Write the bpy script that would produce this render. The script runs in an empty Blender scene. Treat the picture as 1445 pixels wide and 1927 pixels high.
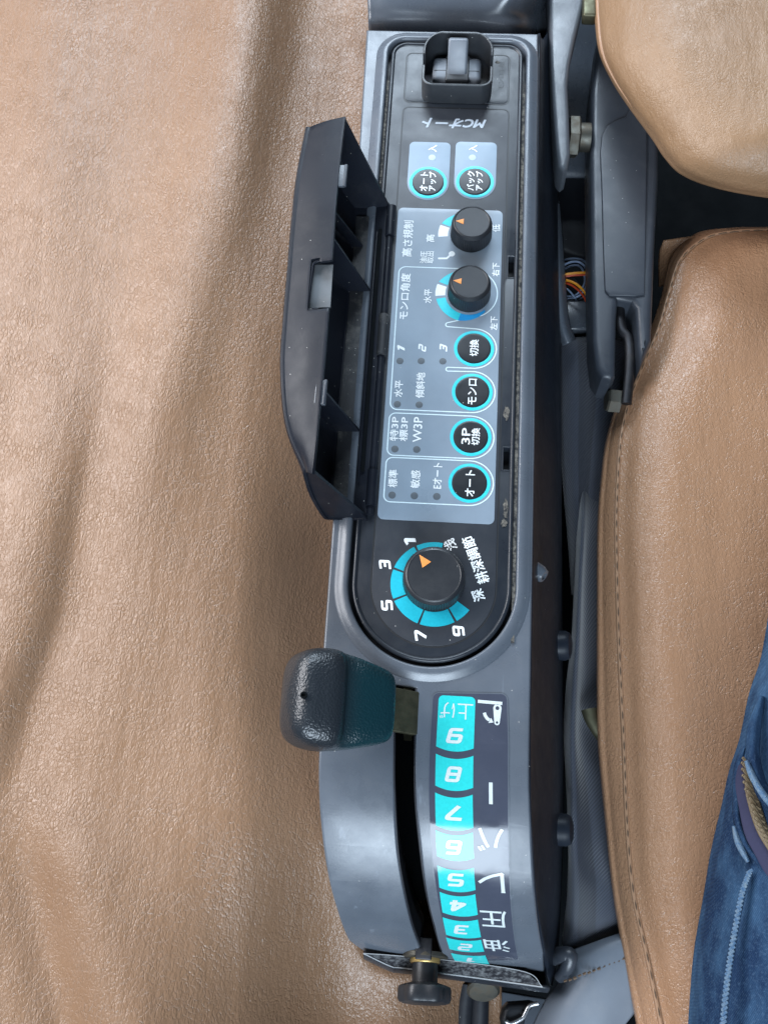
import bpy, bmesh, math, random
from math import sin, cos, pi, radians, atan2, sqrt
from mathutils import Vector, Matrix
random.seed(7)
SC = bpy.context.scene
COL = SC.collection

# ------------------------------------------------------------------ camera
F, CX, CY = 1950.0, 722.5, 963.5              # focal length and centre in photo pixels (1445 x 1927)
zc = -Vector(((790 - CX) / F, -(1665 - CY) / F, -1.0)); zc.normalize()
H = 700.0 * zc.z                              # camera height above the switch panel, mm
yc = (Vector((0, 1, 0)) - zc * zc.y).normalized(); xc = yc.cross(zc)
YAW = radians(-2.8667)
Xc = xc * cos(YAW) + yc * sin(YAW); Yc = -xc * sin(YAW) + yc * cos(YAW)
ROT = Matrix((Xc, Yc, zc))                    # camera axes -> world axes
cam_d = bpy.data.cameras.new('camera'); cam = bpy.data.objects.new('camera', cam_d); COL.objects.link(cam)
cam.matrix_world = Matrix.Translation((0, 0, H / 1000)) @ ROT.to_4x4()
cam_d.sensor_fit = 'VERTICAL'; cam_d.angle_y = 2 * math.atan(CY / F)
cam_d.clip_start = 0.02; cam_d.clip_end = 30
SC.camera = cam

# ------------------------------------------------------------------ light
wd = bpy.data.worlds.new('World'); SC.world = wd; wd.use_nodes = True
wd.node_tree.nodes['Background'].inputs[0].default_value = (0.62, 0.78, 1.0, 1)
wd.node_tree.nodes['Background'].inputs[1].default_value = 0.055

def window_light(name, loc, target, sx, sy, power, col):
    d = bpy.data.lights.new(name, 'AREA'); d.shape = 'RECTANGLE'; d.size = sx; d.size_y = sy
    d.energy = power; d.color = col
    o = bpy.data.objects.new(name, d); COL.objects.link(o)
    o.location = loc
    o.rotation_euler = (Vector(target) - Vector(loc)).to_track_quat('-Z', 'Y').to_euler()
    return o
window_light('rear_window_light', (-0.15, 1.75, 1.05), (0, .3, 0), 1.15, 0.62, 34, (0.72, 0.86, 1.0))
window_light('front_window_light', (0.1, -1.35, 1.0), (0, 0, 0), 1.05, 0.85, 50, (0.72, 0.86, 1.0))
window_light('side_window_light', (-1.15, 0.6, 0.8), (0, .25, 0), 1.2, 0.75, 34, (0.97, 0.97, 1.0))
vs = SC.view_settings
vs.view_transform = 'Standard'; vs.look = 'None'; vs.exposure = 0.05; vs.gamma = 1.0; vs.use_curve_mapping = False

# ------------------------------------------------------------------ projection helpers (all geometry in mm)
def ray(px, py):
    return ROT @ Vector(((px - CX) / F, -(py - CY) / F, -1.0))
def P(px, py, z=0.0):
    d = ray(px, py); t = (z - H) / d.z
    return Vector((d.x * t, d.y * t, z))
RQ, YB, SH = 140.0, 86.1, 0.22                # lever quadrant: radius, start of the bend, sideways lean
def bend(v):
    x, y, z = v
    if y >= YB: return Vector((x, y, z))
    a = (YB - y) / RQ
    ny = YB - (RQ + z) * sin(a); nz = (RQ + z) * cos(a) - RQ
    return Vector((x + SH * max(0.0, RQ * (1 - cos(a))), ny, nz))
def Q(px, py):
    """photo point on the bent quadrant -> flat (x, y)"""
    d = ray(px, py); p = d * (-H / d.z); 
    if p.y >= YB: return Vector((p.x, p.y))
    A = d.y ** 2 + d.z ** 2; B = 2 * (d.y * (-YB) + d.z * (H + RQ)); C = YB ** 2 + (H + RQ) ** 2 - RQ ** 2
    D = max(0.0, B * B - 4 * A * C)
    t = (-B - sqrt(D)) / (2 * A); q = Vector((0, 0, H)) + d * t
    a = atan2(YB - q.y, q.z + RQ)
    return Vector((q.x - SH * RQ * (1 - cos(a)), YB - a * RQ))

# ------------------------------------------------------------------ object helpers
def setp(o, label=None, cat=None, group=None, kind=None):
    if label: o['label'] = label
    if cat: o['category'] = cat
    if group: o['group'] = group
    if kind: o['kind'] = kind
    return o
def attach(o, parent):
    if parent is not None:
        o.parent = parent
        bpy.context.view_layer.update() if False else None
        w = parent_world(parent)
        o.matrix_parent_inverse = w.inverted()
def parent_world(p):
    m = Matrix.Translation(p.location)
    if p.parent is not None:
        return parent_world(p.parent) @ p.matrix_parent_inverse @ m
    return m
def thing(name, label, cat, loc=(0, 0, 0), group=None):
    o = bpy.data.objects.new(name, None); COL.objects.link(o)
    o.location = Vector(loc) / 1000; o.empty_display_size = .02
    return setp(o, label, cat, group)
def finish(name, bm, mat, parent=None, smooth=True, angle=35):
    me = bpy.data.meshes.new(name)
    bm.to_mesh(me); bm.free()
    me.transform(Matrix.Scale(0.001, 4))
    if smooth:
        me.polygons.foreach_set('use_smooth', [True] * len(me.polygons))
        me.set_sharp_from_angle(angle=radians(angle))
    me.materials.append(mat)
    o = bpy.data.objects.new(name, me); COL.objects.link(o)
    attach(o, parent)
    return o
def curve_bm(outlines, z0, z1, bev):
    cu = bpy.data.curves.new('tmp', 'CURVE'); cu.dimensions = '2D'; cu.fill_mode = 'BOTH'
    h = (z1 - z0) / 2
    cu.extrude = max(0.0, h - bev) if h > 0 else 0; cu.bevel_depth = bev; cu.bevel_resolution = 3; cu.offset = -bev
    for pts in outlines:
        s = cu.splines.new('POLY'); s.points.add(len(pts) - 1)
        for p, q in zip(s.points, pts): p.co = (q[0], q[1], 0, 1)
        s.use_cyclic_u = True
    ob = bpy.data.objects.new('tmp', cu); COL.objects.link(ob)
    bpy.context.view_layer.update()
    me = bpy.data.meshes.new_from_object(ob.evaluated_get(bpy.context.evaluated_depsgraph_get()))
    bm = bmesh.new(); bm.from_mesh(me)
    bpy.data.objects.remove(ob); bpy.data.curves.remove(cu); bpy.data.meshes.remove(me)
    bmesh.ops.translate(bm, verts=bm.verts, vec=(0, 0, (z0 + z1) / 2))
    bmesh.ops.remove_doubles(bm, verts=bm.verts, dist=1e-4)
    return bm
def cuts_y(bm, ys):
    for y in ys:
        bmesh.ops.bisect_plane(bm, geom=bm.verts[:] + bm.edges[:] + bm.faces[:], plane_co=(0, y, 0), plane_no=(0, 1, 0))
def warp(bm, fn):
    for v in bm.verts: v.co = fn(v.co)
BENDCUTS = [YB - i * 5.0 for i in range(0, 52)]
def bent(bm, step=1):
    ys = [v.co.y for v in bm.verts]; lo, hi = min(ys), max(ys)
    cuts_y(bm, [y for y in BENDCUTS[::step] if lo < y < hi]); warp(bm, bend); return bm
def plate(name, outlines, z0, z1, bev, mat, parent=None, bendit=False, fn=None, angle=35):
    if not hasattr(outlines[0][0], '__len__') : outlines = [outlines]
    bm = curve_bm(outlines, z0, z1, bev)
    if bendit: bent(bm)
    if fn: warp(bm, fn)
    return finish(name, bm, mat, parent, True, angle)
def sheet(name, outlines, z, mat, parent=None, bendit=False, fn=None):
    if not hasattr(outlines[0][0], '__len__') : outlines = [outlines]
    return plate(name, outlines, z, z, 0, mat, parent, bendit, fn)
def rrect(x0, y0, x1, y1, r, n=6):
    if not hasattr(r, '__len__'): r = (r,) * 4
    pts = []
    for (cx, cy, a0, rr) in ((x1 - r[0], y1 - r[0], 0, r[0]), (x0 + r[1], y1 - r[1], 90, r[1]), (x0 + r[2], y0 + r[2], 180, r[2]), (x1 - r[3], y0 + r[3], 270, r[3])):
        for k in range(n + 1):
            a = radians(a0 + 90 * k / n); pts.append((cx + rr * cos(a), cy + rr * sin(a)))
    return pts
def circle(cx, cy, r, n=48):
    return [(cx + r * cos(2 * pi * k / n), cy + r * sin(2 * pi * k / n)) for k in range(n)]
def arc(cx, cy, r, a0, a1, n=16):
    return [(cx + r * cos(radians(a0 + (a1 - a0) * k / n)), cy + r * sin(radians(a0 + (a1 - a0) * k / n))) for k in range(n + 1)]
def stadium_down(x0, x1, ytop, cy, r, n=40, rt=8):
    """rounded top corners, half circle at the bottom (centre y = cy)"""
    pts = arc(x1 - rt, ytop - rt, rt, 0, 90, 10) + arc(x0 + rt, ytop - rt, rt, 90, 180, 10)
    return pts + arc((x0 + x1) / 2, cy, r, 180, 360, n)
def ribbon(pts, w, closed=True):
    """outline polygons of a line of width w along pts"""
    n = len(pts); L, R_ = [], []
    for i in range(n):
        p = Vector(pts[i]); a = Vector(pts[(i - 1) % n]) if closed or i else p; b = Vector(pts[(i + 1) % n]) if closed or i < n - 1 else p
        d1 = (p - a); d2 = (b - p)
        if d1.length < 1e-6: d1 = d2
        if d2.length < 1e-6: d2 = d1
        t = (d1.normalized() + d2.normalized()).normalized(); nn = Vector((-t.y, t.x))
        k = 1 / max(.5, nn.dot(Vector((-d1.normalized().y, d1.normalized().x))))
        L.append(p + nn * w / 2 * k); R_.append(p - nn * w / 2 * k)
    return L, R_
def line_sheet(name, pts, w, z, mat, parent, closed=True, bendit=False):
    L, R_ = ribbon(pts, w, closed); bm = bmesh.new()
    a = [bm.verts.new((p.x, p.y, z)) for p in L]; b = [bm.verts.new((p.x, p.y, z)) for p in R_]
    n = len(a)
    for i in range(n if closed else n - 1):
        j = (i + 1) % n; bm.faces.new((a[i], b[i], b[j], a[j]))
    if bendit: bent(bm)
    return finish(name, bm, mat, parent, False)
def text_bm(s, bold=0.0, shear=0.0):
    cu = bpy.data.curves.new('tmp', 'FONT'); cu.body = s; cu.size = 1; cu.resolution_u = 3
    cu.offset = bold; cu.shear = shear; cu.fill_mode = 'FRONT'
    ob = bpy.data.objects.new('tmp', cu); COL.objects.link(ob); bpy.context.view_layer.update()
    me = bpy.data.meshes.new_from_object(ob.evaluated_get(bpy.context.evaluated_depsgraph_get()))
    bm = bmesh.new(); bm.from_mesh(me)
    bpy.data.objects.remove(ob); bpy.data.curves.remove(cu); bpy.data.meshes.remove(me)
    return bm
def lettering(s, c, ln, h, rot, z, mat, parent, bold=.018, shear=0, bendit=False, name='lettering'):
    """string s centred on flat point c, ln mm long in reading direction and h mm high"""
    dg = len(s) == 1 and s in DIGITS and bold > .03
    bm = digit_bm(s, shear) if dg else text_bm(s, 0, shear)
    xs = [v.co.x for v in bm.verts]; ys = [v.co.y for v in bm.verts]
    w0, h0 = max(xs) - min(xs), max(ys) - min(ys); mx, my = (max(xs) + min(xs)) / 2, (max(ys) + min(ys)) / 2
    a = radians(rot)
    for v in bm.verts:
        u = (v.co.x - mx) / w0 * ln; w = (v.co.y - my) / h0 * h
        v.co = Vector((c[0] + u * cos(a) - w * sin(a), c[1] + u * sin(a) + w * cos(a), z + v.co.z))
    if bold and not dg:                         # heavier strokes: the same glyphs laid over each other a hair apart
        d = bold * h * .95; src = bm.faces[:]
        for i, (dx, dy) in enumerate(((d, 0), (-d, 0), (0, d), (0, -d), (d * .7, d * .7), (-d * .7, d * .7), (d * .7, -d * .7), (-d * .7, -d * .7))):
            r = bmesh.ops.duplicate(bm, geom=src); vv = [e for e in r['geom'] if isinstance(e, bmesh.types.BMVert)]
            bmesh.ops.translate(bm, verts=vv, vec=(dx, dy, .006 * (i + 1)))
    if bendit: bent(bm)
    return finish(name, bm, mat, parent, False)
# square heavy numerals like those printed on the dials
DIGITS = {'1': [[(.15, .82), (.55, 1), (.55, 0)]], '2': [[(0, 1), (1, 1), (1, .5), (0, .5), (0, 0), (1, 0)]], '3': [[(0, 1), (1, 1), (1, 0), (0, 0)], [(.25, .5), (1, .5)]],
          '4': [[(.72, 0), (.72, 1), (0, .3), (1.05, .3)]], '5': [[(1, 1), (0, 1), (0, .52), (1, .52), (1, 0), (0, 0)]], '6': [[(1, 1), (0, 1), (0, 0), (1, 0), (1, .52), (0, .52)]],
          '7': [[(0, 1), (1, 1), (1, .8), (.42, 0)]], '8': [[(0, 0), (1, 0), (1, 1), (0, 1), (0, 0)], [(0, .5), (1, .5)]], '9': [[(0, 0), (1, 0), (1, 1), (0, 1), (0, .48), (1, .48)]]}
def digit_bm(s, shear):
    bm = bmesh.new(); z = 0
    for path in DIGITS[s]:
        pts = []; n = len(path); closed = path[0] == path[-1]
        P2 = [Vector((x * .72, y)) for x, y in path]
        for i, p in enumerate(P2):
            if (0 < i < n - 1): a, b = P2[i - 1], P2[i + 1]
            elif closed: a, b = P2[-2], P2[1]
            else: pts.append(p); continue
            r = min(.13, (p - a).length * .45, (p - b).length * .45); A = p + (a - p).normalized() * r; B = p + (b - p).normalized() * r
            for k in range(5):
                t = k / 4; pts.append(A * (1 - t) ** 2 + p * 2 * t * (1 - t) + B * t * t)
        if closed: pts.append(pts[0])
        L, R_ = ribbon(pts, .25, False)
        a = [bm.verts.new((p.x + shear * p.y, p.y, z)) for p in L]; b = [bm.verts.new((p.x + shear * p.y, p.y, z)) for p in R_]
        for i in range(len(a) - 1):
            bm.faces.new((a[i], b[i], b[i + 1], a[i + 1]))
            z += .003; a[i + 1].co.z = b[i + 1].co.z = z
        z += .01
    return bm
def lathe(name, prof, mat, parent=None, org=(0, 0, 0), axis=(0, 0, 1), n=48, rmod=None, angle=35, cap=True, twist=0):
    bm = bmesh.new(); ax = Vector(axis).normalized(); q = ax.to_track_quat('Z', 'Y').to_matrix(); o = Vector(org)
    rows = []
    for i, (r, t) in enumerate(prof):
        row = []
        for k in range(n):
            a = 2 * pi * k / n + twist; rr = r * (rmod(a, i, k) if rmod else 1)
            row.append(bm.verts.new(o + q @ Vector((rr * cos(a), rr * sin(a), t))))
        rows.append(row)
    for i in range(len(rows) - 1):
        for k in range(n):
            bm.faces.new((rows[i][k], rows[i][(k + 1) % n], rows[i + 1][(k + 1) % n], rows[i + 1][k]))
    if cap:
        bm.faces.new(rows[-1]); bm.faces.new(rows[0][::-1])
    return finish(name, bm, mat, parent, True, angle)
def catmull(p, t):
    n = len(p) - 1; x = t * n; i = min(int(x), n - 1); f = x - i
    a = p[i - 1] if i > 0 else p[0] * 2 - p[1]; b = p[i]; c = p[i + 1]; d = p[i + 2] if i + 2 <= n else p[n] * 2 - p[n - 1]
    return 0.5 * ((2 * b) + (c - a) * f + (2 * a - 5 * b + 4 * c - d) * f * f + (3 * b - a - 3 * c + d) * f ** 3)
def patch(name, rows, mat, parent=None, nu=40, nv=60, thick=0, world=False, disp=None, uvs=(1, 1)):
    """smooth surface through a grid of (px, py, z) control points"""
    G = [[Vector(q) if world else P(*q) for q in r] for r in rows]
    bm = bmesh.new(); uvl = bm.loops.layers.uv.new('UVMap'); grid = []
    cols = [[catmull([r[j] for r in G], v / nv) for v in range(nv + 1)] for j in range(len(G[0]))]
    for v in range(nv + 1):
        row = []
        for u in range(nu + 1):
            co = catmull([c[v] for c in cols], u / nu)
            if disp: co = disp(co, u / nu, v / nv)
            row.append(bm.verts.new(co))
        grid.append(row)
    for v in range(nv):
        for u in range(nu):
            f = bm.faces.new((grid[v][u], grid[v][u + 1], grid[v + 1][u + 1], grid[v + 1][u]))
            for l, (a, b) in zip(f.loops, ((u, v), (u + 1, v), (u + 1, v + 1), (u, v + 1))): l[uvl].uv = (a / nu * uvs[0], b / nv * uvs[1])
    o = finish(name, bm, mat, parent, True, 80)
    if thick:
        m = o.modifiers.new('thickness', 'SOLIDIFY'); m.thickness = thick / 1000; m.offset = 0
    return o
def tube(name, pts, r, mat, parent=None, n=12, world=True, sub=8, flat=1.0):
    G = [Vector(p) if world else P(*p) for p in pts]
    m = (len(G) - 1) * sub; C = [catmull(G, i / m) for i in range(m + 1)]
    bm = bmesh.new(); rows = []; up = Vector((0, 0, 1))
    for i, c in enumerate(C):
        t = (C[min(i + 1, m)] - C[max(i - 1, 0)]).normalized(); s = t.cross(up)
        if s.length < .05: s = t.cross(Vector((0, 1, 0)))
        s.normalize(); u = s.cross(t); rr = r(i / m) if callable(r) else r
        rows.append([bm.verts.new(c + (s * cos(2 * pi * k / n) + u * sin(2 * pi * k / n) * flat) * rr) for k in range(n)])
    for i in range(m):
        for k in range(n): bm.faces.new((rows[i][k], rows[i][(k + 1) % n], rows[i + 1][(k + 1) % n], rows[i + 1][k]))
    bm.faces.new(rows[0][::-1]); bm.faces.new(rows[-1])
    return finish(name, bm, mat, parent, True, 50)
def rbox(name, c, size, bev, mat, parent=None, rot=None, seg=3):
    bm = bmesh.new(); bmesh.ops.create_cube(bm, size=1)
    for v in bm.verts: v.co = Vector((v.co.x * size[0], v.co.y * size[1], v.co.z * size[2]))
    if bev: bmesh.ops.bevel(bm, geom=bm.edges[:], offset=bev, segments=seg, affect='EDGES', profile=.5)
    if rot is not None:
        for v in bm.verts: v.co = rot @ v.co
    bmesh.ops.translate(bm, verts=bm.verts, vec=Vector(c))
    return finish(name, bm, mat, parent, True, 40)
def poly3(name, verts, faces, mat, parent=None, bev=0):
    bm = bmesh.new(); vs_ = [bm.verts.new(Vector(v)) for v in verts]
    for f in faces: bm.faces.new([vs_[i] for i in f])
    bmesh.ops.recalc_face_normals(bm, faces=bm.faces)
    if bev: bmesh.ops.bevel(bm, geom=bm.edges[:], offset=bev, segments=2, affect='EDGES', profile=.5)
    return finish(name, bm, mat, parent, True, 40)

# ------------------------------------------------------------------ materials
class NT:
    def __init__(s, name):
        s.m = bpy.data.materials.new(name); s.m.use_nodes = True; s.t = s.m.node_tree; s.b = s.t.nodes['Principled BSDF']
        s.co = s.n('ShaderNodeTexCoord')
    def n(s, k, **kw):
        x = s.t.nodes.new(k)
        for a, v in kw.items(): setattr(x, a, v)
        return x
    def l(s, a, b): s.t.links.new(a, b)
    def noise(s, scale, detail=4, rough=.55, vec=None, dist=0):
        x = s.n('ShaderNodeTexNoise'); x.inputs['Scale'].default_value = scale; x.inputs['Detail'].default_value = detail
        x.inputs['Roughness'].default_value = rough; x.inputs['Distortion'].default_value = dist
        s.l(vec or s.co.outputs['Object'], x.inputs['Vector']); return x
    def vor(s, scale, feature='F1', vec=None, rnd=1):
        x = s.n('ShaderNodeTexVoronoi', feature=feature); x.inputs['Scale'].default_value = scale; x.inputs['Randomness'].default_value = rnd
        s.l(vec or s.co.outputs['Object'], x.inputs['Vector']); return x
    def ramp(s, src, stops):
        x = s.n('ShaderNodeValToRGB'); e = x.color_ramp.elements
        while len(e) < len(stops): e.new(.5)
        for q, (p, c) in zip(e, stops):
            q.position = p; q.color = c if hasattr(c, '__len__') else (c, c, c, 1)
        s.l(src, x.inputs[0]); return x
    def mix(s, fac, a, b, mode='MIX'):
        x = s.n('ShaderNodeMix', data_type='RGBA', blend_type=mode)
        for i, v in ((0, fac), (6, a), (7, b)):
            if hasattr(v, 'is_linked') or hasattr(v, 'links'): s.l(v, x.inputs[i])
            else: x.inputs[i].default_value = v if i == 0 or len(v) == 4 else (*v, 1)
        return x.outputs[2]
    def math(s, op, a, b=0.0):
        x = s.n('ShaderNodeMath', operation=op)
        for i, v in ((0, a), (1, b)):
            if hasattr(v, 'links'): s.l(v, x.inputs[i])
            else: x.inputs[i].default_value = v
        return x.outputs[0]
    def bump(s, h, strength, dist, prev=None):
        x = s.n('ShaderNodeBump'); x.inputs['Strength'].default_value = strength; x.inputs['Distance'].default_value = dist
        s.l(h, x.inputs['Height'])
        if prev: s.l(prev, x.inputs['Normal'])
        return x.outputs[0]
    def stretch(s, sx, sy, sz, rz=0, src='Object'):
        x = s.n('ShaderNodeMapping'); x.inputs['Scale'].default_value = (sx, sy, sz); x.inputs['Rotation'].default_value = (0, 0, rz)
        s.l(s.co.outputs[src], x.inputs['Vector']); return x.outputs[0]

def plastic(name, col, rough=.4, speck=.0, bump=.15, dust=.0, spec=.5, grain=900, coat=0, scuff=0):
    t = NT(name); c4 = (*col, 1)
    big = t.noise(18, 5, .6)
    base = t.mix(t.ramp(big.outputs[0], [(.3, 0), (.75, 1)]).outputs[0], tuple(v * .88 for v in col) + (1,), tuple(min(1, v * 1.12) for v in col) + (1,))
    if dust:
        d = t.noise(45, 10, .8); dm = t.ramp(d.outputs[0], [(.5, 0), (.8, dust * .55)])
        base = t.mix(dm.outputs[0], base, (.30, .28, .25, 1))
    if speck:
        v = t.vor(420); ra = t.n('ShaderNodeSeparateColor'); t.l(v.outputs['Color'], ra.inputs[0])
        near = t.math('LESS_THAN', v.outputs['Distance'], .12); few = t.math('LESS_THAN', ra.outputs[0], speck)
        base = t.mix(t.math('MULTIPLY', near, few), base, (.5, .49, .46, 1))
    if scuff:
        sc = t.noise(160, 3, .6, t.stretch(1, .05, 1, .25)); base = t.mix(t.ramp(sc.outputs[0], [(.66, 0), (.74, scuff)]).outputs[0], base, tuple(min(1, v * 2.0 + .03) for v in col) + (1,))
    t.l(base, t.b.inputs['Base Color'])
    rr = t.noise(35, 6, .65); r = t.ramp(rr.outputs[0], [(.3, max(.03, rough - .09)), (.7, min(1, rough + .12))])
    t.l(r.outputs[0], t.b.inputs['Roughness']); t.b.inputs['Specular IOR Level'].default_value = spec
    g = t.noise(grain, 3, .6); t.l(t.bump(g.outputs[0], bump, .0003), t.b.inputs['Normal'])
    t.b.inputs['Coat Weight'].default_value = coat; t.b.inputs['Coat Roughness'].default_value = .08
    return t.m
def paint(name, col, rough=.45, coat=0):
    t = NT(name); w = t.noise(500, 6, .7)
    base = t.mix(t.ramp(w.outputs[0], [(.35, 0), (.7, 1)]).outputs[0], tuple(v * .86 for v in col) + (1,), (*col, 1))
    t.l(base, t.b.inputs['Base Color']); t.b.inputs['Roughness'].default_value = rough
    t.b.inputs['Coat Weight'].default_value = coat; t.b.inputs['Coat Roughness'].default_value = .07
    return t.m
def leather(name, col, scale=210, amp=.0006, sx=1, sy=1, rz=0, rough=.42, dark=.3, wr=.0):
    t = NT(name)
    big = t.noise(7, 4, .55); mid = t.noise(40, 4, .6)
    base = t.mix(t.ramp(big.outputs[0], [(.3, 0), (.72, 1)]).outputs[0], (col[0] * .9, col[1] * .87, col[2] * .85, 1), (col[0] * 1.06, col[1] * 1.04, col[2] * 1.02, 1))
    base = t.mix(t.ramp(mid.outputs[0], [(.35, .0), (.7, .18)]).outputs[0], base, (col[0] * .82, col[1] * .78, col[2] * .75, 1))
    vec = t.stretch(sx, sy, 1, rz)
    wob = t.noise(130, 3, .55, vec); add = t.n('ShaderNodeVectorMath', operation='MULTIPLY_ADD')
    t.l(wob.outputs['Color'], add.inputs[0]); add.inputs[1].default_value = (.0045, .0045, .0045); t.l(vec, add.inputs[2])
    cell = t.vor(scale, 'DISTANCE_TO_EDGE', add.outputs[0]); cr = t.ramp(cell.outputs['Distance'], [(0, 0), (.10, .5), (.25, .85), (.6, 1)])
    small = t.vor(scale * 1.9, 'DISTANCE_TO_EDGE', add.outputs[0]); sr = t.ramp(small.outputs['Distance'], [(0, 0), (.3, 1)])
    fine = t.noise(1500, 3, .6, vec); msk = t.noise(45, 3, .5); soft = t.noise(scale * .9, 2, .5, add.outputs[0])
    base = t.mix(t.ramp(cell.outputs['Distance'], [(0, dark), (.10, 0)]).outputs[0], base, (col[0] * .6, col[1] * .54, col[2] * .5, 1))
    t.l(base, t.b.inputs['Base Color'])
    h = t.math('MULTIPLY', cr.outputs[0], t.ramp(msk.outputs[0], [(.32, .3), (.66, 1)]).outputs[0])
    und = t.noise(60, 2, .5, t.stretch(sx * 1.3, sy * .4, 1, rz))
    tot = t.math('MULTIPLY', h, amp * .62); tot = t.math('MULTIPLY_ADD', soft.outputs[0], amp * .75) if False else t.math('ADD', tot, t.math('MULTIPLY', soft.outputs[0], amp * .8))
    tot = t.math('ADD', tot, t.math('MULTIPLY', sr.outputs[0], amp * .22)); tot = t.math('ADD', tot, t.math('MULTIPLY', fine.outputs[0], .00004))
    tot = t.math('ADD', tot, t.math('MULTIPLY', und.outputs[0], .0010))
    if wr:
        w = t.noise(26, 4, .6, t.stretch(1, .25, 1, .1), .6); tot = t.math('ADD', tot, t.math('MULTIPLY', w.outputs[0], wr * .006))
    t.l(t.bump(tot, 1.0, 1.0), t.b.inputs['Normal'])
    rn = t.noise(70, 5, .6); t.l(t.ramp(rn.outputs[0], [(.3, rough - .06), (.7, rough + .1)]).outputs[0], t.b.inputs['Roughness'])
    t.b.inputs['Specular IOR Level'].default_value = .5
    return t.m
def metal(name, col, rough=.35, rust=0):
    t = NT(name); n = t.noise(120, 8, .7)
    base = t.mix(t.ramp(n.outputs[0], [(.45, 0), (.7, max(rust, .15))]).outputs[0], (*col, 1), (.12, .09, .06, 1))
    t.l(base, t.b.inputs['Base Color']); t.b.inputs['Metallic'].default_value = .9
    t.l(t.ramp(n.outputs[0], [(.3, rough), (.75, min(1, rough + .3))]).outputs[0], t.b.inputs['Roughness'])
    t.l(t.bump(n.outputs[0], .3, .0004), t.b.inputs['Normal'])
    return t.m
def webbing(name, a, b):
    t = NT(name); uv = t.co.outputs['UV']; sp = t.n('ShaderNodeSeparateXYZ'); t.l(uv, sp.inputs[0])
    w = t.n('ShaderNodeTexWave', wave_type='BANDS', bands_direction='Y'); w.inputs['Scale'].default_value = 26; w.inputs['Distortion'].default_value = .4
    mp = t.n('ShaderNodeMapping'); mp.inputs['Rotation'].default_value = (0, 0, .25); t.l(uv, mp.inputs['Vector']); t.l(mp.outputs[0], w.inputs['Vector'])
    st = t.ramp(sp.outputs['X'], [(0, 0), (.08, .0), (.1, 1), (.38, 1), (.4, .15), (.6, .15), (.62, 1), (1, .9)])
    base = t.mix(st.outputs[0], (*a, 1), (*b, 1)); base = t.mix(t.ramp(w.outputs[0], [(.2, .4), (.6, 0)]).outputs[0], base, (a[0] * .4, a[1] * .4, a[2] * .4, 1))
    t.l(base, t.b.inputs['Base Color']); t.b.inputs['Roughness'].default_value = .5
    t.b.inputs['Sheen Weight'].default_value = .3
    t.l(t.bump(w.outputs[0], .5, .0006), t.b.inputs['Normal'])
    return t.m
def denim(name):
    t = NT(name); v = t.stretch(1, 1, 1, .5)
    w = t.n('ShaderNodeTexWave', wave_type='BANDS'); w.inputs['Scale'].default_value = 420; w.inputs['Distortion'].default_value = 1.5; t.l(v, w.inputs['Vector'])
    big = t.noise(24, 6, .68, t.stretch(1, .45, 1, .15)); fine = t.noise(700, 4, .7)
    base = t.mix(t.ramp(big.outputs[0], [(.42, 0), (.70, 1)]).outputs[0], (.005, .018, .05, 1), (.052, .12, .215, 1))
    base = t.mix(t.ramp(fine.outputs[0], [(.5, 0), (.8, .3)]).outputs[0], base, (.16, .25, .36, 1))
    base = t.mix(t.ramp(w.outputs[0], [(.3, .3), (.6, 0)]).outputs[0], base, (.015, .045, .11, 1))
    t.l(base, t.b.inputs['Base Color']); t.b.inputs['Roughness'].default_value = .9; t.b.inputs['Specular IOR Level'].default_value = .2
    b = t.bump(w.outputs[0], .5, .0005); t.l(t.bump(big.outputs[0], .5, .003, b), t.b.inputs['Normal'])
    return t.m
def stitchmat(name, col):
    return paint(name, col, .7)
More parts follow.
